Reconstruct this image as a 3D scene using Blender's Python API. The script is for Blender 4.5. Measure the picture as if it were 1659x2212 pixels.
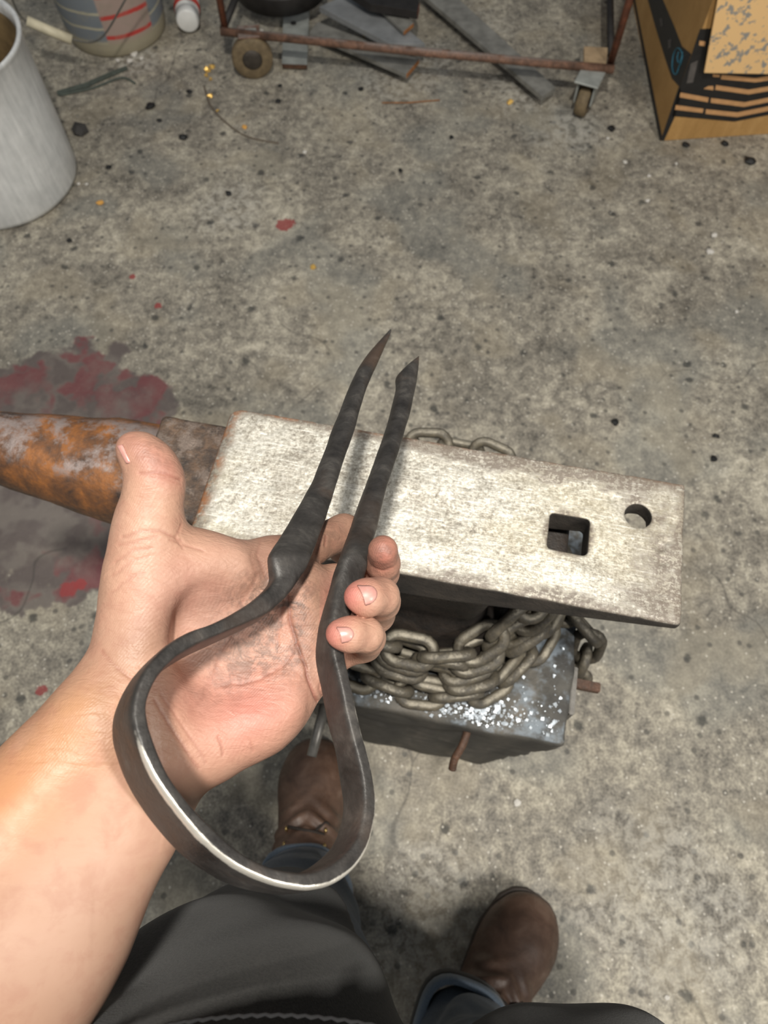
import bpy, bmesh, math, random
import numpy as np
from mathutils import Vector, Matrix

for o in list(bpy.data.objects):
    bpy.data.objects.remove(o)
scene = bpy.context.scene
COL = scene.collection
random.seed(7)
RNG = np.random.default_rng(11)

# ------------------------------------------------------------------ camera
F = 1600.0                      # focal length in pixels of the 1659 x 2212 frame
CX, CY = 829.5, 1106.0
H = 1.35                        # camera height above the floor
TILT = math.radians(26.0)
CAM = np.array([0.0, 0.0, H])
FW = np.array([0.0, math.sin(TILT), -math.cos(TILT)])
UP = np.array([0.0, math.cos(TILT), math.sin(TILT)])
RT = np.array([1.0, 0.0, 0.0])

cam_data = bpy.data.cameras.new('camera')
cam = bpy.data.objects.new('camera', cam_data)
COL.objects.link(cam)
cam.location = CAM
cam.rotation_euler = (TILT, 0, 0)
cam_data.sensor_fit = 'VERTICAL'
cam_data.sensor_height = 36.0
cam_data.lens = 36.0 * F / 2212.0
cam_data.clip_start = 0.02
cam_data.dof.use_dof = True
cam_data.dof.focus_distance = 0.40
cam_data.dof.aperture_fstop = cam_data.lens / 1.9
scene.camera = cam

# ------------------------------------------------------------------ light
world = bpy.data.worlds.new('workshop_air')
scene.world = world
world.use_nodes = True
bg = world.node_tree.nodes['Background']
bg.inputs['Color'].default_value = (0.86, 0.93, 1.0, 1)
bg.inputs['Strength'].default_value = 0.12


def tube_light(name, loc, length, width, power, color):
    d = bpy.data.lights.new(name, 'AREA')
    d.shape = 'RECTANGLE'
    d.size = width
    d.size_y = length
    d.energy = power
    d.color = color
    o = bpy.data.objects.new(name, d)
    COL.objects.link(o)
    o.location = loc
    return o


tube_light('ceiling_tube_light', (0.02, -0.18, 2.75), 0.15, 0.10, 50, (1.0, 0.955, 0.87))
o = tube_light('ceiling_tube_light.001', (1.7, -1.3, 2.6), 1.2, 0.12, 46, (1.0, 0.96, 0.89))
o.rotation_euler = (Vector((-0.1, 1.0, 0.2)) - Vector((1.7, -1.3, 2.6))).to_track_quat('-Z', 'Y').to_euler()
tube_light('ceiling_tube_light.002', (-1.75, 0.5, 2.75), 2.4, 0.10, 10, (1.0, 0.96, 0.9))

scene.view_settings.view_transform = 'Standard'
scene.view_settings.look = 'None'
scene.view_settings.gamma = 1.0
scene.view_settings.use_curve_mapping = False
scene.view_settings.exposure = 0.10
scene.cycles.max_bounces = 5
scene.cycles.diffuse_bounces = 3
scene.cycles.glossy_bounces = 2
scene.cycles.caustics_reflective = False
scene.cycles.caustics_refractive = False


# ------------------------------------------------------------------ geometry helpers
def ray(px, py):
    return FW + (px - CX) / F * RT - (py - CY) / F * UP


def PZ(px, py, z):              # point at distance z along the optical axis
    return CAM + ray(px, py) * z


def PF(px, py, h=0.0):          # point at height h above the floor
    v = ray(px, py)
    return CAM + v * ((h - H) / v[2])


def PP(px, py, p0, n):          # point on a plane
    v = ray(px, py)
    p0 = np.array(p0, float)
    n = np.array(n, float)
    return CAM + v * (((p0 - CAM) @ n) / (v @ n))


def lens_local(px, py, z):      # metric coordinates along right / up / back axes
    return np.array([(px - CX) / F * z, -(py - CY) / F * z, -z])


AX = np.array([RT, UP, -FW])    # rows: right, up, back


def loc2world(v):
    return CAM + np.asarray(v) @ AX


def link_mesh(name, me, mat=None, parent=None, smooth=True):
    o = bpy.data.objects.new(name, me)
    COL.objects.link(o)
    if mat is not None and len(me.materials) == 0:
        me.materials.append(mat)
    if parent is not None:
        o.parent = parent
    if smooth and len(me.polygons):
        me.polygons.foreach_set('use_smooth', np.ones(len(me.polygons), bool))
    return o


def np_mesh(name, V, Q):
    """mesh from vertex array and quad (or triangle) array"""
    me = bpy.data.meshes.new(name)
    V = np.ascontiguousarray(V, np.float32)
    Q = np.ascontiguousarray(Q, np.int32)
    n, k = Q.shape
    me.vertices.add(len(V))
    me.vertices.foreach_set('co', V.ravel())
    me.loops.add(n * k)
    me.loops.foreach_set('vertex_index', Q.ravel())
    me.polygons.add(n)
    me.polygons.foreach_set('loop_start', np.arange(0, n * k, k, dtype=np.int32))
    me.update(calc_edges=True)
    me.validate()
    return me


def set_color(me, rgb, name='Col'):
    a = me.color_attributes.new(name, 'FLOAT_COLOR', 'POINT')
    c = np.ones((len(me.vertices), 4), np.float32)
    c[:, :3] = rgb
    a.data.foreach_set('color', c.ravel())


def set_float(me, name, val):
    a = me.attributes.new(name, 'FLOAT', 'POINT')
    a.data.foreach_set('value', np.ascontiguousarray(val, np.float32))


def from_bm(name, bm, mat, parent=None, smooth=False):
    bmesh.ops.recalc_face_normals(bm, faces=bm.faces)
    me = bpy.data.meshes.new(name)
    bm.to_mesh(me)
    bm.free()
    return link_mesh(name, me, mat, parent, smooth)


def tag(o, label=None, cat=None, group=None, kind=None):
    if label:
        o['label'] = label
    if cat:
        o['category'] = cat
    if group:
        o['group'] = group
    if kind:
        o['kind'] = kind
    return o


def thing(name, loc, label, cat, group=None, rz=0.0):
    o = bpy.data.objects.new(name, None)
    COL.objects.link(o)
    o.location = loc
    o.rotation_euler = (0, 0, rz)
    o.empty_display_size = 0.05
    tag(o, label, cat, group)
    return o


def adopt(o, parent):           # parent, keeping the world position of coordinates given in world space
    M = Matrix.Translation(parent.location) @ parent.rotation_euler.to_matrix().to_4x4()
    o.parent = parent
    o.matrix_parent_inverse = M.inverted()
    return o


# value noise -------------------------------------------------------
_LAT = RNG.random((32, 32, 32)).astype(np.float32) * 2 - 1


def vnoise(P, scale=1.0, seed=0):
    P = np.asarray(P, np.float64) * scale + seed * 7.31
    i = np.floor(P).astype(np.int64)
    f = (P - i).astype(np.float32)
    f = f * f * (3 - 2 * f)
    i0 = i & 31
    i1 = (i + 1) & 31
    x0, y0, z0 = i0[..., 0], i0[..., 1], i0[..., 2]
    x1, y1, z1 = i1[..., 0], i1[..., 1], i1[..., 2]
    fx, fy, fz = f[..., 0], f[..., 1], f[..., 2]
    L = _LAT
    a = L[x0, y0, z0] * (1 - fx) + L[x1, y0, z0] * fx
    b = L[x0, y1, z0] * (1 - fx) + L[x1, y1, z0] * fx
    c = L[x0, y0, z1] * (1 - fx) + L[x1, y0, z1] * fx
    d = L[x0, y1, z1] * (1 - fx) + L[x1, y1, z1] * fx
    return (a * (1 - fy) + b * fy) * (1 - fz) + (c * (1 - fy) + d * fy) * fz


def fbm(P, scale, octaves=3, seed=0):
    s = 0
    a = 1.0
    for k in range(octaves):
        s = s + a * vnoise(P, scale * 2 ** k, seed + k)
        a *= 0.5
    return s


# signed distance fields --------------------------------------------
def smin(a, b, k):
    h = np.maximum(k - np.abs(a - b), 0) / k
    return np.minimum(a, b) - h * h * k * 0.25


def sd_cone(P, a, b, ra, rb):
    """rounded cone between a and b"""
    a = np.asarray(a, np.float32)
    b = np.asarray(b, np.float32)
    ba = b - a
    l2 = float(ba @ ba)
    if l2 < 1e-10:
        return np.linalg.norm(P - a, axis=-1) - max(ra, rb)
    rr = ra - rb
    a2 = max(l2 - rr * rr, 1e-10)
    il2 = 1.0 / l2
    pa = P - a
    y = pa @ ba
    z = y - l2
    q = pa * l2 - y[..., None] * ba
    x2 = (q * q).sum(-1)
    y2 = y * y * l2
    z2 = z * z * l2
    k = np.sign(rr) * rr * rr * x2
    r1 = np.sqrt(x2 + z2) * il2 - rb
    r2 = np.sqrt(x2 + y2) * il2 - ra
    r3 = (np.sqrt(np.maximum(x2 * a2 * il2, 0)) + y * rr) * il2 - ra
    out = r3
    out = np.where(np.sign(y) * a2 * y2 < k, r2, out)
    out = np.where(np.sign(z) * a2 * z2 > k, r1, out)
    return out


def sd_ell(P, c, R, ax=None):
    q = P - np.asarray(c, np.float32)
    if ax is not None:
        q = q @ np.asarray(ax, np.float32).T
    R = np.asarray(R, np.float32)
    k0 = np.linalg.norm(q / R, axis=-1)
    k1 = np.linalg.norm(q / (R * R), axis=-1)
    return k0 * (k0 - 1.0) / np.maximum(k1, 1e-6)


def sd_box(P, c, hs, r=0.0):
    q = np.abs(P - np.asarray(c, np.float32)) - (np.asarray(hs, np.float32) - r)
    return np.linalg.norm(np.maximum(q, 0), axis=-1) + np.minimum(q.max(-1), 0) - r


class Field:
    def __init__(self, lo, hi, h):
        self.lo = np.array(lo, np.float64)
        self.h = h
        self.n = np.ceil((np.array(hi) - self.lo) / h).astype(int) + 1
        self.F = np.full(self.n, 0.5, np.float32)

    def sub(self, lo, hi):
        i0 = np.clip(np.floor((np.array(lo) - self.lo) / self.h).astype(int), 0, self.n)
        i1 = np.clip(np.ceil((np.array(hi) - self.lo) / self.h).astype(int) + 1, 0, self.n)
        return tuple(slice(a, b) for a, b in zip(i0, i1))

    def pts(self, s):
        ax = [(self.lo[k] + self.h * np.arange(s[k].start, s[k].stop)).astype(np.float32) for k in range(3)]
        return np.stack(np.meshgrid(*ax, indexing='ij'), -1)

    def cone(self, a, b, ra, rb, k=0.005):
        a = np.asarray(a, float)
        b = np.asarray(b, float)
        m = max(ra, rb) + k + 4 * self.h
        s = self.sub(np.minimum(a, b) - m, np.maximum(a, b) + m)
        if min(x.stop - x.start for x in s) <= 0:
            return
        d = sd_cone(self.pts(s), a, b, ra, rb)
        self.F[s] = smin(self.F[s], d, k)

    def chain(self, pts, k=0.004):
        for (a, ra), (b, rb) in zip(pts[:-1], pts[1:]):
            self.cone(a, b, ra, rb, k)

    def ell(self, c, R, ax=None, k=0.005, cut=False):
        m = max(R) + k + 4 * self.h
        c = np.asarray(c, float)
        s = self.sub(c - m, c + m)
        if min(x.stop - x.start for x in s) <= 0:
            return
        d = sd_ell(self.pts(s), c, R, ax)
        if cut:
            self.F[s] = -smin(-self.F[s], d, k)
        else:
            self.F[s] = smin(self.F[s], d, k)

    def mesh(self):
        """naive surface nets"""
        Fv = self.F
        S = Fv < 0
        c = np.zeros(np.array(Fv.shape) - 1, np.uint8)
        nx, ny, nz = c.shape
        for dx in (0, 1):
            for dy in (0, 1):
                for dz in (0, 1):
                    c += S[dx:nx + dx, dy:ny + dy, dz:nz + dz]
        act = (c > 0) & (c < 8)
        I = np.argwhere(act)
        idx = np.full(c.shape, -1, np.int32)
        idx[act] = np.arange(len(I), dtype=np.int32)
        corner = {}
        for dx in (0, 1):
            for dy in (0, 1):
                for dz in (0, 1):
                    corner[(dx, dy, dz)] = Fv[I[:, 0] + dx, I[:, 1] + dy, I[:, 2] + dz]
        acc = np.zeros((len(I), 3))
        cnt = np.zeros(len(I))
        ks = list(corner)
        for p in ks:
            for axn in range(3):
                if p[axn] == 0:
                    q = list(p)
                    q[axn] = 1
                    a = corner[p]
                    b = corner[tuple(q)]
                    m = (a < 0) != (b < 0)
                    t = np.where(m, a / np.where(m, a - b, 1), 0)
                    w = np.array(p, float)[None, :].repeat(len(I), 0)
                    w[:, axn] = t
                    acc += w * m[:, None]
                    cnt += m
        V = self.lo + self.h * (I + acc / np.maximum(cnt, 1)[:, None])
        quads = []
        for axn in range(3):
            u, v = [(1, 2), (2, 0), (0, 1)][axn]
            sl0 = [slice(None)] * 3
            sl1 = [slice(None)] * 3
            sl0[axn] = slice(0, -1)
            sl1[axn] = slice(1, None)
            d = S[tuple(sl0)].astype(np.int8) - S[tuple(sl1)].astype(np.int8)
            E = np.argwhere(d != 0)
            E = E[(E[:, u] > 0) & (E[:, v] > 0) & (E[:, u] < c.shape[u]) & (E[:, v] < c.shape[v])]
            sgn = d[E[:, 0], E[:, 1], E[:, 2]]

            def cell(du, dv):
                q = E.copy()
                q[:, u] -= du
                q[:, v] -= dv
                return idx[q[:, 0], q[:, 1], q[:, 2]]
            a, b, cc, dd = cell(1, 1), cell(0, 1), cell(0, 0), cell(1, 0)
            q = np.stack([a, b, cc, dd], 1)
            q[sgn < 0] = q[sgn < 0][:, ::-1]
            quads.append(q)
        Q = np.concatenate(quads)
        Q = Q[(Q >= 0).all(1)]
        return V, Q


def vert_normals(V, Q):
    n = np.cross(V[Q[:, 2]] - V[Q[:, 0]], V[Q[:, 3]] - V[Q[:, 1]])
    N = np.zeros_like(V)
    for k in range(4):
        np.add.at(N, Q[:, k], n)
    return N / np.maximum(np.linalg.norm(N, axis=1, keepdims=True), 1e-12)


def lap_smooth(V, Q, it=1, lam=0.5):
    E = np.concatenate([Q[:, [0, 1]], Q[:, [1, 2]], Q[:, [2, 3]], Q[:, [3, 0]]])
    for _ in range(it):
        A = np.zeros_like(V)
        C = np.zeros(len(V))
        np.add.at(A, E[:, 0], V[E[:, 1]])
        np.add.at(C, E[:, 0], 1)
        np.add.at(A, E[:, 1], V[E[:, 0]])
        np.add.at(C, E[:, 1], 1)
        V = V + lam * (A / C[:, None] - V)
    return V


# simple solids -----------------------------------------------------
def prism(poly, down, name, mat, parent=None, bevel=0.0, axis=(0, 0, -1)):
    """closed polygon (world points) extruded by down along axis"""
    bm = bmesh.new()
    vs = [bm.verts.new(tuple(p)) for p in poly]
    f = bm.faces.new(vs)
    r = bmesh.ops.extrude_face_region(bm, geom=[f])
    ev = [g for g in r['geom'] if isinstance(g, bmesh.types.BMVert)]
    bmesh.ops.translate(bm, verts=ev, vec=Vector(axis) * down)
    if bevel > 0:
        bmesh.ops.bevel(bm, geom=list(bm.edges), offset=bevel, segments=2, affect='EDGES', profile=0.5)
    return from_bm(name, bm, mat, parent)


def tube_arrays(pts, radii, seg=10, closed=False, cap=True):
    pts = np.asarray(pts, float)
    n = len(pts)
    radii = np.full(n, radii, float) if np.isscalar(radii) else np.asarray(radii, float)
    if closed:
        T = np.roll(pts, -1, 0) - np.roll(pts, 1, 0)
    else:
        T = np.gradient(pts, axis=0)
    T /= np.maximum(np.linalg.norm(T, axis=1, keepdims=True), 1e-9)
    ref = np.array([0, 0, 1.0]) if abs(T[0][2]) < 0.9 else np.array([1.0, 0, 0])
    N = np.cross(T[0], ref)
    N /= np.linalg.norm(N)
    V = []
    for i in range(n):
        N = N - T[i] * (N @ T[i])
        N /= max(np.linalg.norm(N), 1e-9)
        B = np.cross(T[i], N)
        for k in range(seg):
            a = 2 * math.pi * k / seg
            V.append(pts[i] + radii[i] * (math.cos(a) * N + math.sin(a) * B))
    Fc = []
    m = n if closed else n - 1
    for i in range(m):
        j = (i + 1) % n
        for k in range(seg):
            l = (k + 1) % seg
            Fc.append((i * seg + k, i * seg + l, j * seg + l, j * seg + k))
    if cap and not closed:
        Fc.append(tuple(range(seg))[::-1])
        Fc.append(tuple((n - 1) * seg + k for k in range(seg)))
    return V, Fc


def tube(name, pts, radii, mat, parent=None, seg=10, closed=False):
    V, Fc = tube_arrays(pts, radii, seg, closed)
    bm = bmesh.new()
    vs = [bm.verts.new(tuple(v)) for v in V]
    for f in Fc:
        try:
            bm.faces.new([vs[i] for i in f])
        except ValueError:
            pass
    return from_bm(name, bm, mat, parent, True)


def smooth_path(P, sub=6, closed=False):
    P = [np.asarray(p, float) for p in P]
    out = []
    n = len(P)
    m = n if closed else n - 1
    for i in range(m):
        if closed:
            p0, p1, p2, p3 = P[i - 1], P[i], P[(i + 1) % n], P[(i + 2) % n]
        else:
            p0, p1, p2, p3 = P[max(i - 1, 0)], P[i], P[i + 1], P[min(i + 2, n - 1)]
        for k in range(sub):
            t = k / sub
            out.append(0.5 * ((2 * p1) + (-p0 + p2) * t + (2 * p0 - 5 * p1 + 4 * p2 - p3) * t * t
                              + (-p0 + 3 * p1 - 3 * p2 + p3) * t ** 3))
    if not closed:
        out.append(P[-1])
    return np.array(out)


def lathe(name, prof, mat, parent=None, seg=48, close=True, smooth=True, wob=0.0):
    """profile of (r, z) around the z axis, object space"""
    bm = bmesh.new()
    rings = []
    for (r, z) in prof:
        ring = []
        for k in range(seg):
            a = 2 * math.pi * k / seg
            rr = r * (1 + wob * math.sin(3 * a + z * 9) + wob * 0.6 * math.sin(7 * a + 1 + z * 23))
            ring.append(bm.verts.new((rr * math.cos(a), rr * math.sin(a), z)))
        rings.append(ring)
    for a, b in zip(rings[:-1], rings[1:]):
        for k in range(seg):
            l = (k + 1) % seg
            bm.faces.new((a[k], a[l], b[l], b[k]))
    if close:
        bm.faces.new(rings[0][::-1])
        bm.faces.new(rings[-1])
    return from_bm(name, bm, mat, parent, smooth)
# ------------------------------------------------------------------ materials
class Mat:
    def __init__(self, name, flat=False):
        self.flat = flat
        self.m = bpy.data.materials.new(name)
        self.m.use_nodes = True
        self.t = self.m.node_tree
        self.b = self.t.nodes['Principled BSDF']
        self.tc = None

    def new(self, kind, **kw):
        n = self.t.nodes.new(kind)
        for k, v in kw.items():
            setattr(n, k, v)
        return n

    def put(self, sock, v):
        if isinstance(v, bpy.types.NodeSocket):
            self.t.links.new(v, sock)
        elif isinstance(v, (tuple, list)) and sock.type == 'RGBA' and len(v) == 3:
            sock.default_value = (*v, 1)
        else:
            sock.default_value = v

    def pos(self):
        if self.tc is None:
            self.tc = self.new('ShaderNodeTexCoord')
        return self.tc.outputs['Object']

    def noise(self, scale, detail=4, rough=0.55, dist=0.0, vec=None):
        detail = min(detail, 4)
        n = self.new('ShaderNodeTexNoise')
        if self.flat:
            n.noise_dimensions = '2D'
        self.put(n.inputs['Vector'], vec or self.pos())
        n.inputs['Scale'].default_value = scale
        n.inputs['Detail'].default_value = detail
        n.inputs['Roughness'].default_value = rough
        n.inputs['Distortion'].default_value = dist
        return n.outputs['Fac']

    def noisec(self, scale, detail=2):
        n = self.new('ShaderNodeTexNoise')
        if self.flat:
            n.noise_dimensions = '2D'
        self.put(n.inputs['Vector'], self.pos())
        n.inputs['Scale'].default_value = scale
        n.inputs['Detail'].default_value = detail
        return n.outputs['Color']

    def voro(self, scale, feature='F1', vec=None, rand=1.0):
        n = self.new('ShaderNodeTexVoronoi', feature=feature)
        if self.flat:
            n.voronoi_dimensions = '2D'
        self.put(n.inputs['Vector'], vec or self.pos())
        n.inputs['Scale'].default_value = scale
        n.inputs['Randomness'].default_value = rand
        return n.outputs['Distance'], (n.outputs['Color'] if feature == 'F1' else None)

    def mapping(self, scale=(1, 1, 1), rot=(0, 0, 0), vec=None, loc=(0, 0, 0)):
        n = self.new('ShaderNodeMapping')
        self.put(n.inputs['Vector'], vec or self.pos())
        n.inputs['Scale'].default_value = scale
        n.inputs['Rotation'].default_value = rot
        n.inputs['Location'].default_value = loc
        return n.outputs['Vector']

    def ramp(self, fac, stops, interp='LINEAR'):
        n = self.new('ShaderNodeValToRGB')
        self.put(n.inputs['Fac'], fac)
        cr = n.color_ramp
        cr.interpolation = interp
        while len(cr.elements) < len(stops):
            cr.elements.new(0.5)
        for e, (p, c) in zip(cr.elements, stops):
            e.position = p
            e.color = (*c, 1) if isinstance(c, (tuple, list)) else (c, c, c, 1)
        return n.outputs['Color']

    def mix(self, fac, a, b, blend='MIX'):
        n = self.new('ShaderNodeMix', data_type='RGBA', blend_type=blend)
        self.put(n.inputs['Factor'], fac)
        self.put(n.inputs[6], a)
        self.put(n.inputs[7], b)
        return n.outputs[2]

    def math(self, op, a, b=0.0, clamp=False):
        n = self.new('ShaderNodeMath', operation=op, use_clamp=clamp)
        self.put(n.inputs[0], a)
        self.put(n.inputs[1], b)
        return n.outputs[0]

    def step(self, v, lo, hi):
        n = self.new('ShaderNodeMapRange', interpolation_type='SMOOTHSTEP')
        self.put(n.inputs['Value'], v)
        n.inputs['From Min'].default_value = lo
        n.inputs['From Max'].default_value = hi
        return n.outputs['Result']

    def sep(self, v):
        n = self.new('ShaderNodeSeparateXYZ')
        self.put(n.inputs[0], v)
        return n.outputs

    def attr(self, name, out='Fac'):
        n = self.new('ShaderNodeAttribute', attribute_name=name)
        return n.outputs[out]

    def dist(self, p, vec=None):
        n = self.new('ShaderNodeVectorMath', operation='DISTANCE')
        self.put(n.inputs[0], vec or self.pos())
        n.inputs[1].default_value = p
        return n.outputs['Value']

    def bump(self, h, strength=0.3, dist=0.001, normal=None):
        n = self.new('ShaderNodeBump')
        n.inputs['Strength'].default_value = strength
        n.inputs['Distance'].default_value = dist
        self.put(n.inputs['Height'], h)
        if normal is not None:
            self.put(n.inputs['Normal'], normal)
        return n.outputs['Normal']

    def done(self, color=None, rough=None, metal=None, normal=None, **kw):
        b = self.b
        if color is not None:
            self.put(b.inputs['Base Color'], color)
        if rough is not None:
            self.put(b.inputs['Roughness'], rough)
        if metal is not None:
            self.put(b.inputs['Metallic'], metal)
        if normal is not None:
            self.put(b.inputs['Normal'], normal)
        for k, v in kw.items():
            self.put(b.inputs[k], v)
        return self.m


def plain(name, color, rough=0.6, metal=0.0, var=0.25, scale=60, bump=0.15):
    m = Mat(name)
    n = m.noise(scale, 4)
    lo = tuple(c * (1 - var) for c in color)
    hi = tuple(min(1, c * (1 + var)) for c in color)
    col = m.ramp(n, [(0.3, lo), (0.7, hi)])
    return m.done(col, rough, metal, m.bump(m.noise(scale * 3, 3), bump, 0.001))


# concrete floor
m = Mat('stained_concrete', True)
big = m.noise(2.3, 2, 0.5)
mid = m.noise(9, 4, 0.62, 0.4)
fine = m.noise(46, 3, 0.7, 0.3)
grit = m.noise(210, 2, 0.7)
s = m.math('ADD', m.math('MULTIPLY', mid, 0.36), m.math('MULTIPLY', fine, 0.48))
s = m.math('ADD', s, m.math('MULTIPLY', grit, 0.36))
s = m.math('ADD', s, m.math('MULTIPLY', big, 0.17))
s = m.math('ADD', m.math('MULTIPLY', s, 0.70), 0.207)
col = m.ramp(s, [(0.53, (0.080, 0.073, 0.062)), (0.61, (0.180, 0.164, 0.137)), (0.69, (0.300, 0.272, 0.224)),
                 (0.77, (0.47, 0.43, 0.345)), (0.87, (0.70, 0.645, 0.53))])
hue = m.step(m.noise(4.1, 1), 0.52, 0.66)
col = m.mix(m.math('MULTIPLY', hue, 0.40), col, (0.20, 0.205, 0.19))
warm = m.step(m.noise(5.7, 2, vec=m.mapping(loc=(3, 8, 1))), 0.52, 0.68)
col = m.mix(m.math('MULTIPLY', warm, 0.28), col, (0.40, 0.34, 0.24))
# soaked-in oil spots
d, c = m.voro(9, vec=m.mapping(loc=(0.31, 0.77, 0)))
spot = m.math('MULTIPLY', m.math('SUBTRACT', 1.0, m.step(m.math('ADD', d, m.math('MULTIPLY', fine, 0.12)), 0.10, 0.17)),
              m.step(m.sep(c)[0], 0.60, 0.64))
col = m.mix(m.math('MULTIPLY', spot, 0.75), col, (0.035, 0.037, 0.036))
d, c = m.voro(31)
spot = m.math('MULTIPLY', m.math('SUBTRACT', 1.0, m.step(d, 0.10, 0.20)), m.step(m.sep(c)[1], 0.74, 0.78))
col = m.mix(m.math('MULTIPLY', spot, 0.62), col, (0.05, 0.05, 0.047))
# pale mineral specks
d, c = m.voro(70)
spot = m.math('MULTIPLY', m.math('SUBTRACT', 1.0, m.step(d, 0.08, 0.18)), m.step(m.sep(c)[2], 0.82, 0.86))
col = m.mix(m.math('MULTIPLY', spot, 0.9), col, (0.62, 0.58, 0.5))
# old red paint spill
w = m.math('SUBTRACT', m.noise(6, 4, 0.6, 0.1), 0.5)
d = m.dist((-0.73, 0.76, 0))
d = m.math('ADD', d, m.math('MULTIPLY', w, 0.34))
zone = m.math('SUBTRACT', 1.0, m.step(d, 0.285, 0.31))
film = m.mix(m.step(m.noise(16, 2), 0.40, 0.62), (0.115, 0.092, 0.088), (0.175, 0.15, 0.135))
rim = m.math('MULTIPLY', m.step(d, 0.15, 0.27), m.step(m.noise(8, 3, 0.6), 0.47, 0.55))
film = m.mix(m.math('MULTIPLY', rim, 0.8), film, (0.18, 0.035, 0.045))
col = m.mix(m.math('MULTIPLY', zone, 0.92), col, film)
for (px, py, r) in ((615, 485, 0.021), (287, 598, 0.008), (342, 660, 0.009), (90, 1490, 0.010), (150, 1272, 0.016),
                    (175, 1262, 0.012), (1235, 742, 0.0)):
    if r == 0:
        continue
    p = PF(px, py)
    d = m.math('ADD', m.dist((p[0], p[1], 0)), m.math('MULTIPLY', m.math('SUBTRACT', fine, 0.5), r * 1.6))
    k = m.math('SUBTRACT', 1.0, m.step(d, r * 0.85, r * 1.1))
    col = m.mix(m.math('MULTIPLY', k, 0.85), col, (0.30, 0.045, 0.045))
# swept pale dust
for (px, py, r, a) in ((290, 125, 0.10, 0.55), (1235, 280, 0.13, 0.5), (870, 150, 0.18, 0.45), (1130, 200, 0.12, 0.5), (1050, 60, 0.12, 0.3),
                       (500, 450, 0.13, 0.35), (1450, 1960, 0.2, 0.3), (930, 1980, 0.16, 0.3)):
    p = PF(px, py)
    d = m.math('ADD', m.dist((p[0], p[1], 0)), m.math('MULTIPLY', m.math('SUBTRACT', mid, 0.5), r * 1.5))
    k = m.math('SUBTRACT', 1.0, m.step(d, r * 0.25, r))
    k = m.math('MULTIPLY', k, m.step(fine, 0.38, 0.6))
    col = m.mix(m.math('MULTIPLY', k, a), col, (0.55, 0.53, 0.48))
# hairline cracks
dd, _ = m.voro(1.9, 'DISTANCE_TO_EDGE', vec=m.mix(0.12, m.pos(), m.noisec(6, 1)))
crack = m.math('MULTIPLY', m.math('SUBTRACT', 1.0, m.step(dd, 0.0, 0.006)), m.step(m.noise(1.7, 1), 0.5, 0.6))
col = m.mix(m.math('MULTIPLY', crack, 0.5), col, (0.05, 0.045, 0.04))
MAT_FLOOR = m.done(col, m.ramp(mid, [(0.3, 0.55), (0.7, 0.85)]), 0.0,
                   m.bump(m.math('ADD', fine, m.math('MULTIPLY', grit, 0.6)), 0.35, 0.002))

# anvil
m = Mat('hammered_anvil_face')
scr1 = m.noise(60, 4, 0.7, 0.2, vec=m.mapping((1, 6, 1), (0, 0, 0.9)))
scr2 = m.noise(55, 4, 0.7, 0.2, vec=m.mapping((7, 1, 1), (0, 0, 0.35)))
blot = m.noise(28, 6, 0.7, 0.3)
pit = m.noise(330, 3, 0.75)
bigp = m.noise(9, 3, 0.5)
v = m.math('ADD', m.math('ADD', m.math('MULTIPLY', blot, 0.30), m.math('MULTIPLY', pit, 0.50)),
           m.math('ADD', m.math('MULTIPLY', scr1, 0.10), m.math('MULTIPLY', scr2, 0.10)))
bright = m.ramp(v, [(0.33, (0.07, 0.06, 0.048)), (0.42, (0.30, 0.27, 0.225)), (0.49, (0.55, 0.52, 0.45)), (0.60, (0.88, 0.85, 0.77))])
bright = m.mix(m.math('MULTIPLY', m.step(bigp, 0.5, 0.7), 0.22), bright, (0.72, 0.62, 0.38))
edge = m.attr('edge')
for (mp, rot, am) in (((1.2, 60, 1), 0.95, 0.75), ((1.2, 70, 1), -0.75, 0.6), ((1.2, 66, 1), 0.25, 0.45)):
    ln = m.step(m.noise(14, 3, 0.5, 0.0, vec=m.mapping(mp, (0, 0, rot))), 0.655, 0.69)
    bright = m.mix(m.math('MULTIPLY', ln, am), bright, (0.95, 0.93, 0.87))
cloud = m.step(m.noise(13, 4, 0.6), 0.50, 0.70)
bright = m.mix(m.math('MULTIPLY', cloud, 0.35), bright, (0.30, 0.26, 0.21))
rm = m.math('MULTIPLY', m.step(m.math('ADD', edge, m.math('MULTIPLY', m.math('SUBTRACT', blot, 0.5), 1.6)), 0.36, 0.70),
            m.step(pit, 0.34, 0.54))
bright = m.mix(m.math('MULTIPLY', rm, 0.85), bright, (0.11, 0.078, 0.056))
lip = m.attr('lip')
orange = m.math('MULTIPLY', lip, m.step(m.noise(60, 4, 0.7), 0.40, 0.6))
bright = m.mix(m.math('MULTIPLY', orange, 0.8), bright, (0.36, 0.13, 0.035))
geo = m.new('ShaderNodeNewGeometry')
nz = m.sep(geo.outputs['Normal'])[2]
topm = m.step(nz, 0.35, 0.75)
side = m.ramp(blot, [(0.35, (0.022, 0.019, 0.017)), (0.7, (0.07, 0.058, 0.048))])
side = m.mix(m.math('MULTIPLY', lip, m.step(blot, 0.4, 0.6)), side, (0.27, 0.10, 0.03))
col = m.mix(topm, side, bright)
rr = m.math('ADD', m.math('MULTIPLY', m.math('SUBTRACT', 1, topm), 0.25), m.ramp(v, [(0.35, 0.62), (0.6, 0.40)]))
met = m.math('MULTIPLY', m.step(v, 0.36, 0.48), m.math('MULTIPLY', topm, m.math('SUBTRACT', 0.42, m.math('MULTIPLY', rm, 0.4))))
MAT_FACE = m.done(col, rr, met, m.bump(m.math('ADD', pit, m.math('MULTIPLY', scr1, 0.8)), 0.55, 0.0012))


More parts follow.
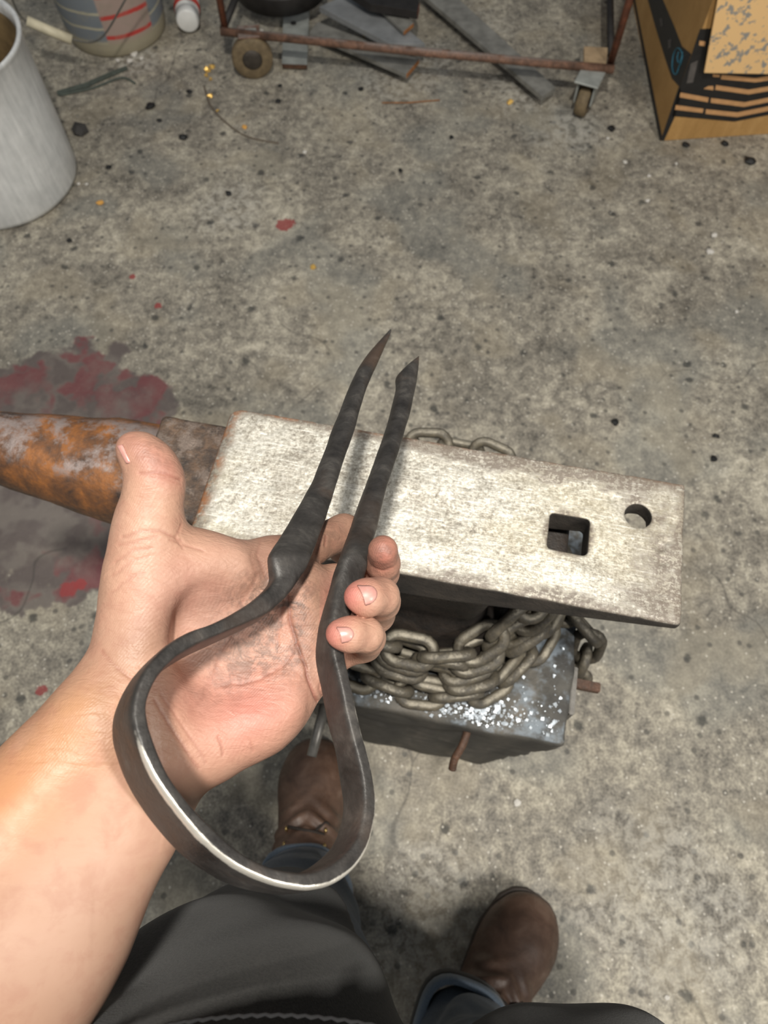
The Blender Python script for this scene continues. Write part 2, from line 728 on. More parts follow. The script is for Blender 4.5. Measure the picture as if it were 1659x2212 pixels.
def rusty(name, base_dark, rust, bare, bare_amt, scale=30, top_bare=True):
    m = Mat(name)
    a = m.noise(scale, 6, 0.7, 0.4)
    b = m.noise(scale * 5, 4, 0.7)
    c_ = m.noise(scale * 0.45, 4, 0.6, 0.3)
    col = m.ramp(a, [(0.34, base_dark), (0.52, tuple(0.5 * (p + q) for p, q in zip(base_dark, rust))), (0.66, rust)])
    col = m.mix(m.math('MULTIPLY', m.step(b, 0.45, 0.65), 0.35), col, base_dark)
    if top_bare:
        geo = m.new('ShaderNodeNewGeometry')
        nz = m.sep(geo.outputs['Normal'])[2]
        t = m.math('MULTIPLY', m.step(nz, 0.72, 0.97), m.step(m.math('ADD', c_, m.math('MULTIPLY', b, 0.35)), 0.66 - bare_amt, 0.80 - bare_amt))
    else:
        t = m.math('MULTIPLY', m.step(c_, 0.6 - bare_amt, 0.7 - bare_amt), m.step(b, 0.4, 0.55))
    col = m.mix(m.math('MULTIPLY', t, 0.9), col, bare)
    met = m.math('MULTIPLY', t, 0.6)
    return m.done(col, m.ramp(b, [(0.3, 0.42), (0.7, 0.66)]), met, m.bump(m.math('ADD', a, b), 0.5, 0.002))


MAT_HORN = rusty('rusty_anvil_horn', (0.045, 0.030, 0.024), (0.30, 0.115, 0.032), (0.40, 0.335, 0.315), 0.02, 30)
MAT_STEP = rusty('rusty_anvil_step', (0.04, 0.030, 0.025), (0.15, 0.092, 0.058), (0.24, 0.19, 0.16), 0.03, 90)
MAT_IRON = rusty('dark_forge_scale_iron', (0.018, 0.016, 0.015), (0.055, 0.042, 0.034), (0.10, 0.09, 0.085), 0.0, 30)
MAT_CHAIN = rusty('dusty_chain_steel', (0.06, 0.053, 0.043), (0.15, 0.128, 0.09), (0.34, 0.31, 0.25), 0.08, 70)
MAT_NAIL = rusty('rusty_nail_iron', (0.05, 0.027, 0.017), (0.13, 0.062, 0.035), (0.3, 0.25, 0.2), -0.1, 80)
MAT_PEG = plain('grey_peg_steel', (0.20, 0.19, 0.175), 0.45, 0.5, 0.3, 90)
MAT_ROD = rusty('rusty_brown_rod', (0.085, 0.05, 0.036), (0.27, 0.145, 0.095), (0.42, 0.34, 0.30), 0.10, 40)
MAT_REDROD = rusty('red_brown_post', (0.09, 0.035, 0.022), (0.24, 0.085, 0.045), (0.3, 0.2, 0.15), 0.0, 40)
MAT_BAR = plain('grey_mill_steel', (0.24, 0.235, 0.215), 0.5, 0.1, 0.28, 30)
MAT_BARBLUE = plain('blue_grey_mill_steel', (0.25, 0.258, 0.265), 0.5, 0.1, 0.2, 22)
MAT_DARKBAR = plain('black_mill_scale', (0.03, 0.027, 0.026), 0.5, 0.3, 0.3, 30)
MAT_RUSTEND = plain('orange_cut_rust', (0.36, 0.15, 0.05), 0.8, 0.0, 0.3, 80)
MAT_PLATE = plain('grey_zinc_plate', (0.34, 0.355, 0.335), 0.5, 0.1, 0.2, 30)

m = Mat('sooty_stump_timber')
g = m.noise(14, 6, 0.65, 0.5, vec=m.mapping((1, 1, 0.2)))
b = m.noise(80, 4, 0.7)
col = m.ramp(g, [(0.3, (0.032, 0.031, 0.03)), (0.55, (0.085, 0.08, 0.070)), (0.75, (0.17, 0.15, 0.125))])
geo = m.new('ShaderNodeNewGeometry')
nz = m.sep(geo.outputs['Normal'])[2]
ash = m.math('MULTIPLY', m.step(nz, 0.5, 0.9), m.step(m.math('ADD', m.noise(17, 5, 0.7), m.math('MULTIPLY', b, 0.35)), 0.66, 0.84))
col = m.mix(m.math('MULTIPLY', ash, 0.55), col, (0.30, 0.36, 0.42))
MAT_STUMP = m.done(col, 0.7, 0.0, m.bump(m.math('ADD', g, b), 0.5, 0.003))
MAT_FLAKE = plain('pale_blue_scale_flakes', (0.62, 0.68, 0.74), 0.3, 0.3, 0.2, 200)

# tool steel
m = Mat('forged_black_steel')
a = m.noise(55, 6, 0.68, 0.3)
b = m.noise(420, 3, 0.7)
c_ = m.noise(16, 4, 0.6)
col = m.ramp(a, [(0.32, (0.024, 0.022, 0.021)), (0.55, (0.052, 0.048, 0.045)), (0.72, (0.10, 0.092, 0.083))])
brown = m.math('MULTIPLY', m.step(c_, 0.52, 0.66), m.attr('brown'))
col = m.mix(m.math('MULTIPLY', brown, 0.6), col, (0.105, 0.066, 0.045))
wear_glint = m.attr('wear_glint')  # worn edges plus the bow rim's highlight, painted into the steel colour
wm = m.step(m.math('ADD', wear_glint, m.math('MULTIPLY', m.math('SUBTRACT', a, 0.5), 0.9)), 0.36, 0.62)
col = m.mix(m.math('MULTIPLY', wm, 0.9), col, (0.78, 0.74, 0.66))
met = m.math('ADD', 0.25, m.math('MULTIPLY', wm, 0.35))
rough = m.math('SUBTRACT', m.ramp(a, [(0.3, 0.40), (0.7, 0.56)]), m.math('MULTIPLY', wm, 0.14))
MAT_TOOL = m.done(col, rough, met, m.bump(m.math('ADD', a, m.math('MULTIPLY', b, 0.35)), 0.6, 0.0010))

# skin
m = Mat('skin')
base = m.attr('Col', 'Color')
a = m.noise(420, 4, 0.7)
b = m.noise(90, 5, 0.65, 0.3)
c_ = m.noise(26, 4, 0.6)
col = m.mix(m.math('MULTIPLY', m.step(b, 0.42, 0.68), 0.22), base, (0.44, 0.15, 0.095))
col = m.mix(m.math('MULTIPLY', m.step(c_, 0.5, 0.72), 0.25), col, (0.80, 0.50, 0.36))
col = m.mix(1.0, col, (0.645, 0.635, 0.69), 'MULTIPLY')
grime = m.math('MULTIPLY', m.attr('grime'), m.step(m.noise(120, 7, 0.8, 0.5), 0.36, 0.62))
col = m.mix(m.math('MULTIPLY', grime, 0.85), col, (0.10, 0.066, 0.052))
ridge = m.new('ShaderNodeTexWave', wave_type='BANDS')
m.put(ridge.inputs['Vector'], m.mapping(rot=(0.3, 0.2, 0.7)))
ridge.inputs['Scale'].default_value = 330
ridge.inputs['Distortion'].default_value = 7
ridge.inputs['Detail'].default_value = 2
ridge.inputs['Detail Scale'].default_value = 0.25
wr = m.noise(130, 4, 0.6, 0.8, vec=m.mapping((1, 2.6, 1), (0, 0, 0.5)))
hgt = m.math('ADD', m.math('MULTIPLY', ridge.outputs['Fac'], 0.06), m.math('ADD', m.math('MULTIPLY', wr, 0.9), m.math('MULTIPLY', a, 0.35)))
hgt = m.math('MULTIPLY', hgt, m.attr('palm'))
MAT_SKIN = m.done(col, m.ramp(b, [(0.3, 0.42), (0.7, 0.56)]), 0.0, m.bump(hgt, 0.62, 0.0010))
m = Mat('fingernail')
nn = m.noise(300, 3)
MAT_FNAIL = m.done(m.ramp(nn, [(0.3, (0.44, 0.215, 0.185)), (0.7, (0.54, 0.29, 0.25))]), 0.32)


def cloth(name, c0, c1, scale=900, rough=0.9):
    m = Mat(name)
    w = m.noise(scale, 3, 0.7)
    f = m.noise(9, 4, 0.6)
    col = m.ramp(w, [(0.32, c0), (0.68, c1)])
    col = m.mix(m.math('MULTIPLY', m.step(f, 0.45, 0.7), 0.35), col, tuple(min(1, x * 1.4) for x in c1))
    return m.done(col, rough, 0.0, m.bump(w, 0.35, 0.0008), **{'Sheen Weight': 0.12})


MAT_DENIM = cloth('blue_grey_denim', (0.045, 0.060, 0.080), (0.105, 0.132, 0.165), 700)
MAT_APRON = cloth('black_apron_cloth', (0.013, 0.013, 0.012), (0.038, 0.036, 0.033), 700)
MAT_CUFF = cloth('blue_grey_denim_inside', (0.10, 0.135, 0.18), (0.20, 0.245, 0.30), 700)
MAT_SHIRT = cloth('charcoal_knit', (0.018, 0.019, 0.021), (0.045, 0.046, 0.05), 1100)
MAT_THREAD = plain('black_thread', (0.01, 0.01, 0.011), 0.9, 0, 0.1, 300)

m = Mat('scuffed_brown_leather')
a = m.noise(22, 5, 0.65, 0.4)
b = m.noise(120, 4, 0.7)
col = m.ramp(a, [(0.3, (0.055, 0.030, 0.020)), (0.55, (0.115, 0.066, 0.045)), (0.75, (0.175, 0.115, 0.085))])
d, c = m.voro(26)
spot = m.math('MULTIPLY', m.math('SUBTRACT', 1.0, m.step(d, 0.12, 0.25)), m.step(m.sep(c)[1], 0.7, 0.75))
col = m.mix(m.math('MULTIPLY', spot, 0.5), col, (0.06, 0.055, 0.055))
MAT_BOOT = m.done(col, m.ramp(b, [(0.3, 0.40), (0.7, 0.62)]), 0.0, m.bump(m.math('ADD', a, b), 0.3, 0.0015))
MAT_SOLE = plain('dark_rubber_sole', (0.05, 0.035, 0.027), 0.6, 0, 0.25, 60)
MAT_LACE = plain('dark_brown_lace', (0.025, 0.018, 0.014), 0.8, 0, 0.2, 300)
MAT_BRASS = plain('brass_eyelet', (0.62, 0.45, 0.19), 0.3, 1.0, 0.2, 200)
MAT_FLECK = plain('bright_brass_shaving', (0.92, 0.55, 0.15), 0.25, 0.45, 0.2, 300)

# background things
m = Mat('brushed_aluminium')
v = m.mapping((6, 6, 0.8))
a = m.noise(14, 5, 0.6, 0.2, vec=v)
b = m.noise(26, 4, 0.6)
col = m.ramp(m.math('ADD', m.math('MULTIPLY', a, 0.6), m.math('MULTIPLY', b, 0.4)), [(0.32, (0.60, 0.615, 0.62)), (0.68, (0.90, 0.91, 0.91))])
MAT_ALU = m.done(col, m.ramp(a, [(0.3, 0.30), (0.7, 0.42)]), 0.2, m.bump(b, 0.15, 0.002))
MAT_POTIN = plain('brown_pot_residue', (0.22, 0.15, 0.07), 0.8, 0, 0.3, 30)

m = Mat('printed_plastic_pail')
x, y, z = m.sep(m.pos())
ang = m.math('ARCTAN2', y, x)
zz = m.math('ADD', z, m.math('MULTIPLY', m.math('SUBTRACT', m.noise(14, 4), 0.5), 0.012))
wv = m.math('FRACT', m.math('MULTIPLY', zz, 24.0))
stripe = m.math('SUBTRACT', 1.0, m.step(wv, 0.10, 0.22))
grey = m.mix(stripe, (0.20, 0.225, 0.25), (0.47, 0.44, 0.33))
wv2 = m.math('FRACT', m.math('MULTIPLY', zz, 18.0))
red = m.mix(m.math('SUBTRACT', 1.0, m.step(wv2, 0.16, 0.24)), (0.40, 0.30, 0.26), (0.52, 0.06, 0.05))
sel = m.math('MULTIPLY', m.step(ang, -1.52, -1.48), m.math('SUBTRACT', 1.0, m.step(ang, -0.55, -0.5)))
col = m.mix(sel, grey, red)
low = m.math('SUBTRACT', 1.0, m.step(zz, 0.035, 0.06))
col = m.mix(low, col, (0.36, 0.32, 0.23))
col = m.mix(m.math('MULTIPLY', m.step(m.noise(30, 5, 0.7), 0.48, 0.7), 0.4), col, (0.30, 0.27, 0.21))
MAT_PAIL = m.done(col, 0.55, 0.0)
MAT_WIRE = plain('grey_steel_wire', (0.16, 0.155, 0.14), 0.45, 0.5, 0.2, 100)
MAT_GRIP = plain('cream_plastic_grip', (0.66, 0.60, 0.44), 0.5, 0, 0.1, 60)
MAT_WHITE = plain('white_plastic', (0.78, 0.78, 0.76), 0.4, 0, 0.06, 40)
MAT_RED = plain('red_printed_band', (0.62, 0.07, 0.05), 0.5, 0, 0.1, 40)
MAT_RUBBER = plain('brown_caster_tread', (0.17, 0.125, 0.07), 0.75, 0, 0.3, 60)
MAT_HUB = plain('dark_hub', (0.06, 0.05, 0.04), 0.6, 0.2, 0.3, 60)
MAT_PLY = plain('tan_plywood', (0.42, 0.30, 0.18), 0.8, 0, 0.2, 40)

m = Mat('cardboard')
a = m.noise(7, 4, 0.6, 0.4, vec=m.mapping((5, 1, 1)))
b = m.noise(160, 3, 0.6)
col = m.ramp(a, [(0.3, (0.42, 0.235, 0.075)), (0.55, (0.52, 0.30, 0.105)), (0.75, (0.60, 0.36, 0.14))])
col = m.mix(m.math('MULTIPLY', m.step(b, 0.45, 0.6), 0.15), col, (0.32, 0.17, 0.055))
MAT_CARD = m.done(col, 0.8, 0.0, m.bump(b, 0.1, 0.001))
MAT_INK_SHADOW = plain('black_print_and_shadow', (0.016, 0.015, 0.015), 0.55, 0, 0.2, 60, 0.05)  # box print, also used for the painted base shadow
MAT_TAPE = plain('black_box_tape', (0.018, 0.02, 0.022), 0.4, 0, 0.2, 60, 0.05)
MAT_BLUE = plain('blue_tape_print', (0.05, 0.22, 0.32), 0.5, 0, 0.1, 60, 0.05)
MAT_TANINK = plain('tan_unprinted_stripe', (0.62, 0.34, 0.15), 0.7, 0, 0.1, 60, 0.05)
MAT_GREYLAB = plain('grey_tape_print', (0.11, 0.10, 0.095), 0.5, 0, 0.2, 60, 0.05)
m = Mat('speckled_tan_board')
a = m.noise(58, 4, 0.66, 0.0)
b = m.noise(15, 3, 0.6)
t = m.step(m.math('ADD', m.math('MULTIPLY', a, 0.8), m.math('MULTIPLY', b, 0.3)), 0.575, 0.625)
col = m.mix(t, (0.92, 0.60, 0.28), (0.33, 0.31, 0.28))
MAT_BOARD = m.done(col, 0.75, 0.0)
MAT_COAL = plain('black_coal', (0.012, 0.012, 0.012), 0.6, 0, 0.3, 100)
MAT_CHUNK = plain('dark_grey_slag', (0.05, 0.047, 0.045), 0.8, 0, 0.3, 60)
MAT_PALE = plain('pale_grit', (0.66, 0.63, 0.58), 0.7, 0, 0.2, 100)
MAT_LEAF = plain('orange_tan_scrap', (0.72, 0.38, 0.09), 0.7, 0, 0.2, 100)
MAT_STRAP = plain('grey_green_strap', (0.085, 0.10, 0.085), 0.8, 0, 0.2, 100)
MAT_TWIG = plain('thin_brown_wire', (0.15, 0.12, 0.09), 0.7, 0, 0.2, 100)
# ------------------------------------------------------------------ floor
bm = bmesh.new()
bmesh.ops.create_grid(bm, x_segments=8, y_segments=8, size=4.0)
floor = from_bm('floor', bm, MAT_FLOOR)
tag(floor, 'stained grey concrete workshop floor', None, None, 'structure')
floor.location = (0, 0, 0)

# ------------------------------------------------------------------ anvil on its stump
A_ROT = math.radians(-11.3)
A_C = (0.045, 0.272)
S_TOP = 0.52


def a2w(x, y, z):
    c, s = math.cos(A_ROT), math.sin(A_ROT)
    return np.array([A_C[0] + c * x - s * y, A_C[1] + s * x + c * y, z])


# stump
stump = thing('stump', (A_C[0], A_C[1], 0), 'sooty dark timber block that carries the anvil', 'stump', rz=A_ROT)
fl = Field((-0.165, -0.145, -0.01), (0.205, 0.24, 0.545), 0.0055)
s = tuple(slice(0, n) for n in fl.n)
P = fl.pts(s)
zt = P[..., 2:3]
tp = 1.0 - 0.22 * (S_TOP - zt) / S_TOP
Q = P.copy()
Q[..., 0:1] = (P[..., 0:1] - 0.02) / tp
Q[..., 1:2] = (P[..., 1:2] - 0.07) / tp
fl.F = sd_box(Q, (0, -0.020, 0.26), (0.160, 0.168, 0.26), 0.006) + 0.0022 * vnoise(P, 38) + 0.003 * vnoise(P * np.array([1, 1, 0.2]), 22)
V, Qd = fl.mesh()
o = link_mesh('block', np_mesh('block', V, Qd), MAT_STUMP, stump)
# side strap plate, peg and nails of the stump
bm = bmesh.new()
bmesh.ops.create_cube(bm, size=1)
bmesh.ops.scale(bm, vec=(0.006, 0.055, 0.085), verts=bm.verts)
bmesh.ops.bevel(bm, geom=list(bm.edges), offset=0.001, segments=2, affect='EDGES')
o = from_bm('side_plate', bm, MAT_PEG, stump)
o.location = (0.184, -0.050, 0.462)
bm = bmesh.new()
bmesh.ops.create_cube(bm, size=1)
bmesh.ops.scale(bm, vec=(0.036, 0.011, 0.011), verts=bm.verts)
bmesh.ops.bevel(bm, geom=list(bm.edges), offset=0.001, segments=2, affect='EDGES')
o = from_bm('square_peg', bm, MAT_NAIL, stump)
o.location = (0.200, -0.036, 0.482)
nail_pts = smooth_path([PF(1012, 1562, 0.490), PF(1008, 1585, 0.483), PF(998, 1612, 0.478), PF(982, 1640, 0.470), PF(977, 1662, 0.462)], 5)
adopt(tube('bent_nail', nail_pts, 0.0046, MAT_NAIL, seg=8), stump)
rod_pts = [PF(702, 1520, 0.47), PF(688, 1575, 0.468), PF(673, 1634, 0.466)]
adopt(tube('steel_rod', rod_pts, [0.0062, 0.0062, 0.0056], MAT_PEG, seg=10), stump)

# flakes of scale lying on the stump
V, Fc = [], []
for k in range(900):
    if k < 380:
        x = random.gauss(0.075, 0.030)
        y = random.gauss(-0.098, 0.009)
    elif k < 620:
        x = random.uniform(-0.06, 0.168)
        y = -0.108 + abs(random.gauss(0, 0.02))
    else:
        x = random.uniform(-0.1, 0.17)
        y = random.uniform(-0.095, 0.10)
    if abs(x) < 0.12 and y > -0.05:
        continue
    r = 0.0006 + 0.0026 * random.random() ** 2
    if not (-0.135 < x < 0.172 and -0.113 < y < 0.20):
        continue
    a = random.uniform(0, 6.28)
    c, s_ = math.cos(a) * r, math.sin(a) * r
    z = S_TOP + random.uniform(0.0005, 0.003)
    t = random.uniform(-0.6, 0.6) * r
    b0 = len(V)
    V += [a2w(x + c, y + s_, z + t), a2w(x - s_, y + c, z), a2w(x - c * .8, y - s_ * .8, z - t), a2w(x + s_ * .7, y - c * .7, z),
          a2w(x, y, z - 0.0012)]
    Fc += [(b0, b0 + 1, b0 + 2, b0 + 3), (b0, b0 + 4, b0 + 1, b0), (b0 + 1, b0 + 4, b0 + 2, b0 + 1), (b0 + 2, b0 + 4, b0 + 3, b0 + 2), (b0 + 3, b0 + 4, b0, b0 + 3)]
me = bpy.data.meshes.new('scale_flakes')
me.from_pydata([tuple(v) for v in V], [], [f if len(set(f)) == 4 else f[:3] for f in Fc])
o = link_mesh('scale_flakes', me, MAT_FLAKE, None, False)
tag(o, 'glinting pale forge scale flakes strewn on the stump top', 'scale flakes', None, 'stuff')

# anvil
anvil = thing('anvil', (A_C[0], A_C[1], S_TOP), 'worn steel anvil with rusty horn and hammered bright face', 'anvil', rz=A_ROT)
ZT = 0.28
fl = Field((-0.212, -0.074, 0.205), (0.212, 0.074, 0.292), 0.0014)
s = tuple(slice(0, n) for n in fl.n)
P = fl.pts(s)
d = sd_box(P, (-0.0, 0, ZT - 0.04), (0.2005, 0.0632, 0.04), 0.0035)
thick = np.interp(P[..., 0], [-0.2, 0.02, 0.2], [0.062, 0.046, 0.013]).astype(np.float32)
low = (ZT - thick) - P[..., 2]
d = -smin(-d, -low, 0.006)
# chipped and dented edges
top_edge = np.exp(-((P[..., 2] - ZT) / 0.008) ** 2)
d = d + top_edge * (0.0007 * vnoise(P, 55) + 0.0008 * np.maximum(vnoise(P, 120, 3), 0))
bev = (-(P[..., 0] + 0.2005) + (P[..., 2] - ZT)) / 1.414 + 0.0058
d = -smin(-d, -bev, 0.008)
hole = np.maximum(np.abs(P[..., 0] - 0.108), np.abs(P[..., 1] + 0.002)) - 0.0162
q = np.stack([np.abs(P[..., 0] - 0.108), np.abs(P[..., 1] + 0.002)], -1) - 0.0132
hole = np.linalg.norm(np.maximum(q, 0), axis=-1) + np.minimum(q.max(-1), 0) - 0.003
d = -smin(-d, hole, 0.0022)
hole = np.sqrt((P[..., 0] - 0.163) ** 2 + (P[..., 1] - 0.0255) ** 2) - 0.0108
d = -smin(-d, hole, 0.0022)
for (ix, iy, ir) in ((0.141, 0.038, 0.004), (0.182, 0.0, 0.005), (0.184, -0.012, 0.0045), (0.186, 0.006, 0.003), (-0.05, 0.03, 0.002)):
    dd = np.sqrt((P[..., 0] - ix) ** 2 + (P[..., 1] - iy) ** 2 + ((P[..., 2] - ZT - ir * .55) * 1.0) ** 2) - ir
    d = -smin(-d, dd, 0.002)
fl.F = d.astype(np.float32)
V, Qd = fl.mesh()
me = np_mesh('face_block', V, Qd)
ex = 0.2005 - np.abs(V[:, 0])
eyb = 0.0632 - V[:, 1]
eyf = 0.0632 + V[:, 1]
e = np.maximum.reduce([1 - eyb / 0.034 * np.interp(V[:, 0], [-0.2, 0, 0.1], [2.2, 1.1, 0.9]), 0.75 * (1 - eyf / 0.022), 0.85 * (1 - ex / 0.03),
                       0.6 * np.interp(V[:, 0], [0.11, 0.16], [0, 1])])
hd = np.sqrt((V[:, 0] - 0.108) ** 2 + (V[:, 1] + 0.002) ** 2)
e = np.maximum(e, 0.75 * (1 - np.abs(hd - 0.018) / 0.012))
set_float(me, 'edge', np.clip(e, 0, 1))
lip = np.maximum(np.clip((-0.184 - V[:, 0]) / 0.010, 0, 1), np.clip((V[:, 1] - 0.0585) / 0.004, 0, 1) * np.interp(V[:, 0], [-0.12, 0.02], [1, 0.25]))
set_float(me, 'lip', lip)
link_mesh('face', me, MAT_FACE, anvil)

# waist and foot
fl = Field((-0.22, -0.085, -0.005), (0.17, 0.085, 0.25), 0.004)
s = tuple(slice(0, n) for n in fl.n)
P = fl.pts(s)
hx1 = np.interp(P[..., 2], [0, 0.035, 0.05, 0.11, 0.17, 0.24], [0.10, 0.10, 0.092, 0.06, 0.07, 0.12]).astype(np.float32)
hx0 = np.interp(P[..., 2], [0, 0.035, 0.05, 0.11, 0.17, 0.24], [0.10, 0.10, 0.095, 0.07, 0.09, 0.185]).astype(np.float32)
hy = np.interp(P[..., 2], [0, 0.03, 0.05, 0.10, 0.17, 0.24], [0.052, 0.052, 0.045, 0.033, 0.036, 0.056]).astype(np.float32)
dx = np.maximum(P[..., 0] - hx1, -P[..., 0] - hx0)
dy = np.abs(P[..., 1]) - hy
d = -smin(-dx, -dy, 0.02)
d = np.maximum(d, np.maximum(P[..., 2] - 0.238, 0.0008 - P[..., 2]))
fl.F = (d + 0.001 * vnoise(P, 40)).astype(np.float32)
V, Qd = fl.mesh()
link_mesh('waist', np_mesh('waist', V, Qd), MAT_IRON, anvil)

# step (cutting table)
fl = Field((-0.285, -0.065, 0.17), (-0.185, 0.068, 0.285), 0.0016)
s = tuple(slice(0, n) for n in fl.n)
P = fl.pts(s)
d = sd_box(P, (-0.228, 0.0035, 0.215), (0.034, 0.0495, 0.049), 0.005)
d = d + 0.0006 * vnoise(P, 60) + 0.0004 * vnoise(P, 180)
fl.F = d.astype(np.float32)
V, Qd = fl.mesh()
link_mesh('step', np_mesh('step', V, Qd), MAT_STEP, anvil)

# horn: rounded, flattened sections towards the tip
secs = [(-0.262, 0.0125, 0.0500, 0.046, 0.212), (-0.30, 0.0125, 0.0505, 0.046, 0.212), (-0.35, 0.012, 0.0435, 0.041, 0.215), (-0.40, 0.0115, 0.0365, 0.036, 0.219),
        (-0.45, 0.011, 0.0285, 0.029, 0.225), (-0.49, 0.0105, 0.021, 0.022, 0.231), (-0.52, 0.010, 0.013, 0.014, 0.238), (-0.533, 0.010, 0.006, 0.007, 0.243)]
secs = smooth_path(secs, 8)
V, n = [], 40
for (x, yc, ry, rz_, zc) in secs:
    for k in range(n):
        a = 2 * math.pi * k / n
        ca, sa = math.cos(a), math.sin(a)
        rr = (abs(ca) ** 2.3 + abs(sa) ** 2.3) ** (-1 / 2.3)
        V.append((x, yc + ry * rr * ca, zc + rz_ * rr * sa))
V = np.array(V)
V += (0.0010 * vnoise(V, 45) + 0.0006 * vnoise(V, 120, 2))[:, None] * np.array([0, 0.7, 0.7])
bm = bmesh.new()
vs = [bm.verts.new(v) for v in V]
for i in range(len(secs) - 1):
    for k in range(n):
        l = (k + 1) % n
        bm.faces.new((vs[i * n + k], vs[i * n + l], vs[(i + 1) * n + l], vs[(i + 1) * n + k]))
bm.faces.new(vs[:n])
bm.faces.new(vs[-n:])
from_bm('horn', bm, MAT_HORN, anvil, True)

# ------------------------------------------------------------------ chain
PITCH = 0.0385
WIRE = 0.0062


def link_shape():
    pts = []
    r = 0.0148
    hl = PITCH / 2 - r + WIRE * 0.95 + 0.0005
    for k in range(9):
        a = -math.pi / 2 + math.pi * k / 8
        pts.append((hl + r * math.cos(a), r * math.sin(a), 0))
    for k in range(9):
        a = math.pi / 2 + math.pi * k / 8
        pts.append((-hl + r * math.cos(a), r * math.sin(a), 0))
    V, Fc = tube_arrays(pts, WIRE, 8, True)
    V = np.array(V)
    V += (0.0004 * vnoise(V, 200))[:, None]
    me = bpy.data.meshes.new('link')
    me.from_pydata([tuple(v) for v in V], [], Fc)
    me.materials.append(MAT_CHAIN)
    me.polygons.foreach_set('use_smooth', np.ones(len(me.polygons), bool))
    return me


LINK = link_shape()


def lay_chain(parent, path, closed=True, roll0=0.6):
    path = np.asarray(path)
    if closed:
        path = np.vstack([path, path[:1]])
    L = np.concatenate([[0], np.cumsum(np.linalg.norm(np.diff(path, axis=0), axis=1))])
    n = max(2, int(round(L[-1] / PITCH)))
    for i in range(n):
        s_ = (i + 0.5) * L[-1] / n
        e_ = 0.012
        p = np.array([np.interp(s_, L, path[:, k]) for k in range(3)])
        q0 = np.array([np.interp(max(s_ - e_, 0), L, path[:, k]) for k in range(3)])
        q1 = np.array([np.interp(min(s_ + e_, L[-1]), L, path[:, k]) for k in range(3)])
        t = Vector(q1 - q0).normalized()
        up = Vector((0, 0, 1))
        if abs(t.z) > 0.9:
            up = Vector((0, 1, 0))
        sd = up.cross(t).normalized()
        nn = t.cross(sd)
        R = Matrix((t, sd, nn)).transposed().to_4x4()
        roll = roll0 + (math.pi / 2 if i % 2 else 0) + random.uniform(-0.22, 0.22)
        yaw = random.uniform(-0.10, 0.10)
        o = bpy.data.objects.new('link', LINK)
        COL.objects.link(o)
        M = Matrix.Translation(Vector(p)) @ R @ Matrix.Rotation(yaw, 4, 'Z') @ Matrix.Rotation(roll, 4, 'X')
        o.matrix_world = M
        o.parent = parent
        o.matrix_parent_inverse = (Matrix.Translation(parent.location) @ parent.rotation_euler.to_matrix().to_4x4()).inverted()


chain = thing('chain', (A_C[0], A_C[1], S_TOP), 'heavy dusty steel chain wound around the anvil foot', 'chain')
LOOP = [(-0.135, -0.035), (-0.10, -0.075), (-0.035, -0.090), (0.035, -0.094), (0.078, -0.078), (0.105, -0.046), (0.134, -0.010), (0.133, 0.04),
        (0.085, 0.088), (0.0, 0.095), (-0.09, 0.080), (-0.138, 0.03)]
for k, (sc, z, dx, dy) in enumerate(((1.0, 0.014, 0.0, 0.0), (0.985, 0.036, 0.004, 0.014), (0.90, 0.040, -0.004, 0.012), (0.93, 0.062, -0.004, 0.018), (0.86, 0.082, -0.008, 0.012))):
    pts = []
    for i, (x, y) in enumerate(LOOP):
        rise = 0.05 * max(0.0, (x - 0.09) / 0.045) if k else 0.02 * max(0.0, (x - 0.11) / 0.03)
        pts.append(a2w(x * sc + dx + random.uniform(-.003, .003), y * sc + dy + random.uniform(-.003, .003), S_TOP + z + rise + random.uniform(-.002, .002)))
    lay_chain(chain, smooth_path(pts, 6, True), True, 0.5 + 0.35 * k)
back = [a2w(-0.13, 0.190, S_TOP + 0.014), a2w(-0.07, 0.205, S_TOP + 0.024), a2w(-0.02, 0.213, S_TOP + 0.028), a2w(0.04, 0.212, S_TOP + 0.028), a2w(0.09, 0.197, S_TOP + 0.020), a2w(0.135, 0.16, S_TOP + 0.012)]
lay_chain(chain, smooth_path(back, 6), False, 0.75)
side = [a2w(0.135, 0.045, S_TOP + 0.013), a2w(0.165, 0.030, S_TOP + 0.013), a2w(0.189, 0.014, S_TOP + 0.004), a2w(0.1975, 0.0, S_TOP - 0.035), a2w(0.1975, -0.012, S_TOP - 0.07), a2w(0.1975, -0.014, S_TOP - 0.105)]
lay_chain(chain, smooth_path(side, 6), False, 0.3)

# ------------------------------------------------------------------ forged spring tongs
TN = np.array([0.55, 0.45, 0.70])
TN /= np.linalg.norm(TN)
T0 = lens_local(720, 1290, 0.338)


def tool_pt(px, py):
    r = np.array([(px - CX) / F, -(py - CY) / F, -1.0])
    z = (T0 @ TN) / (r @ TN) + 0.12 * max(0.0, (1205 - py) / 485.0)   # arms dip away from the bow
    return r * z


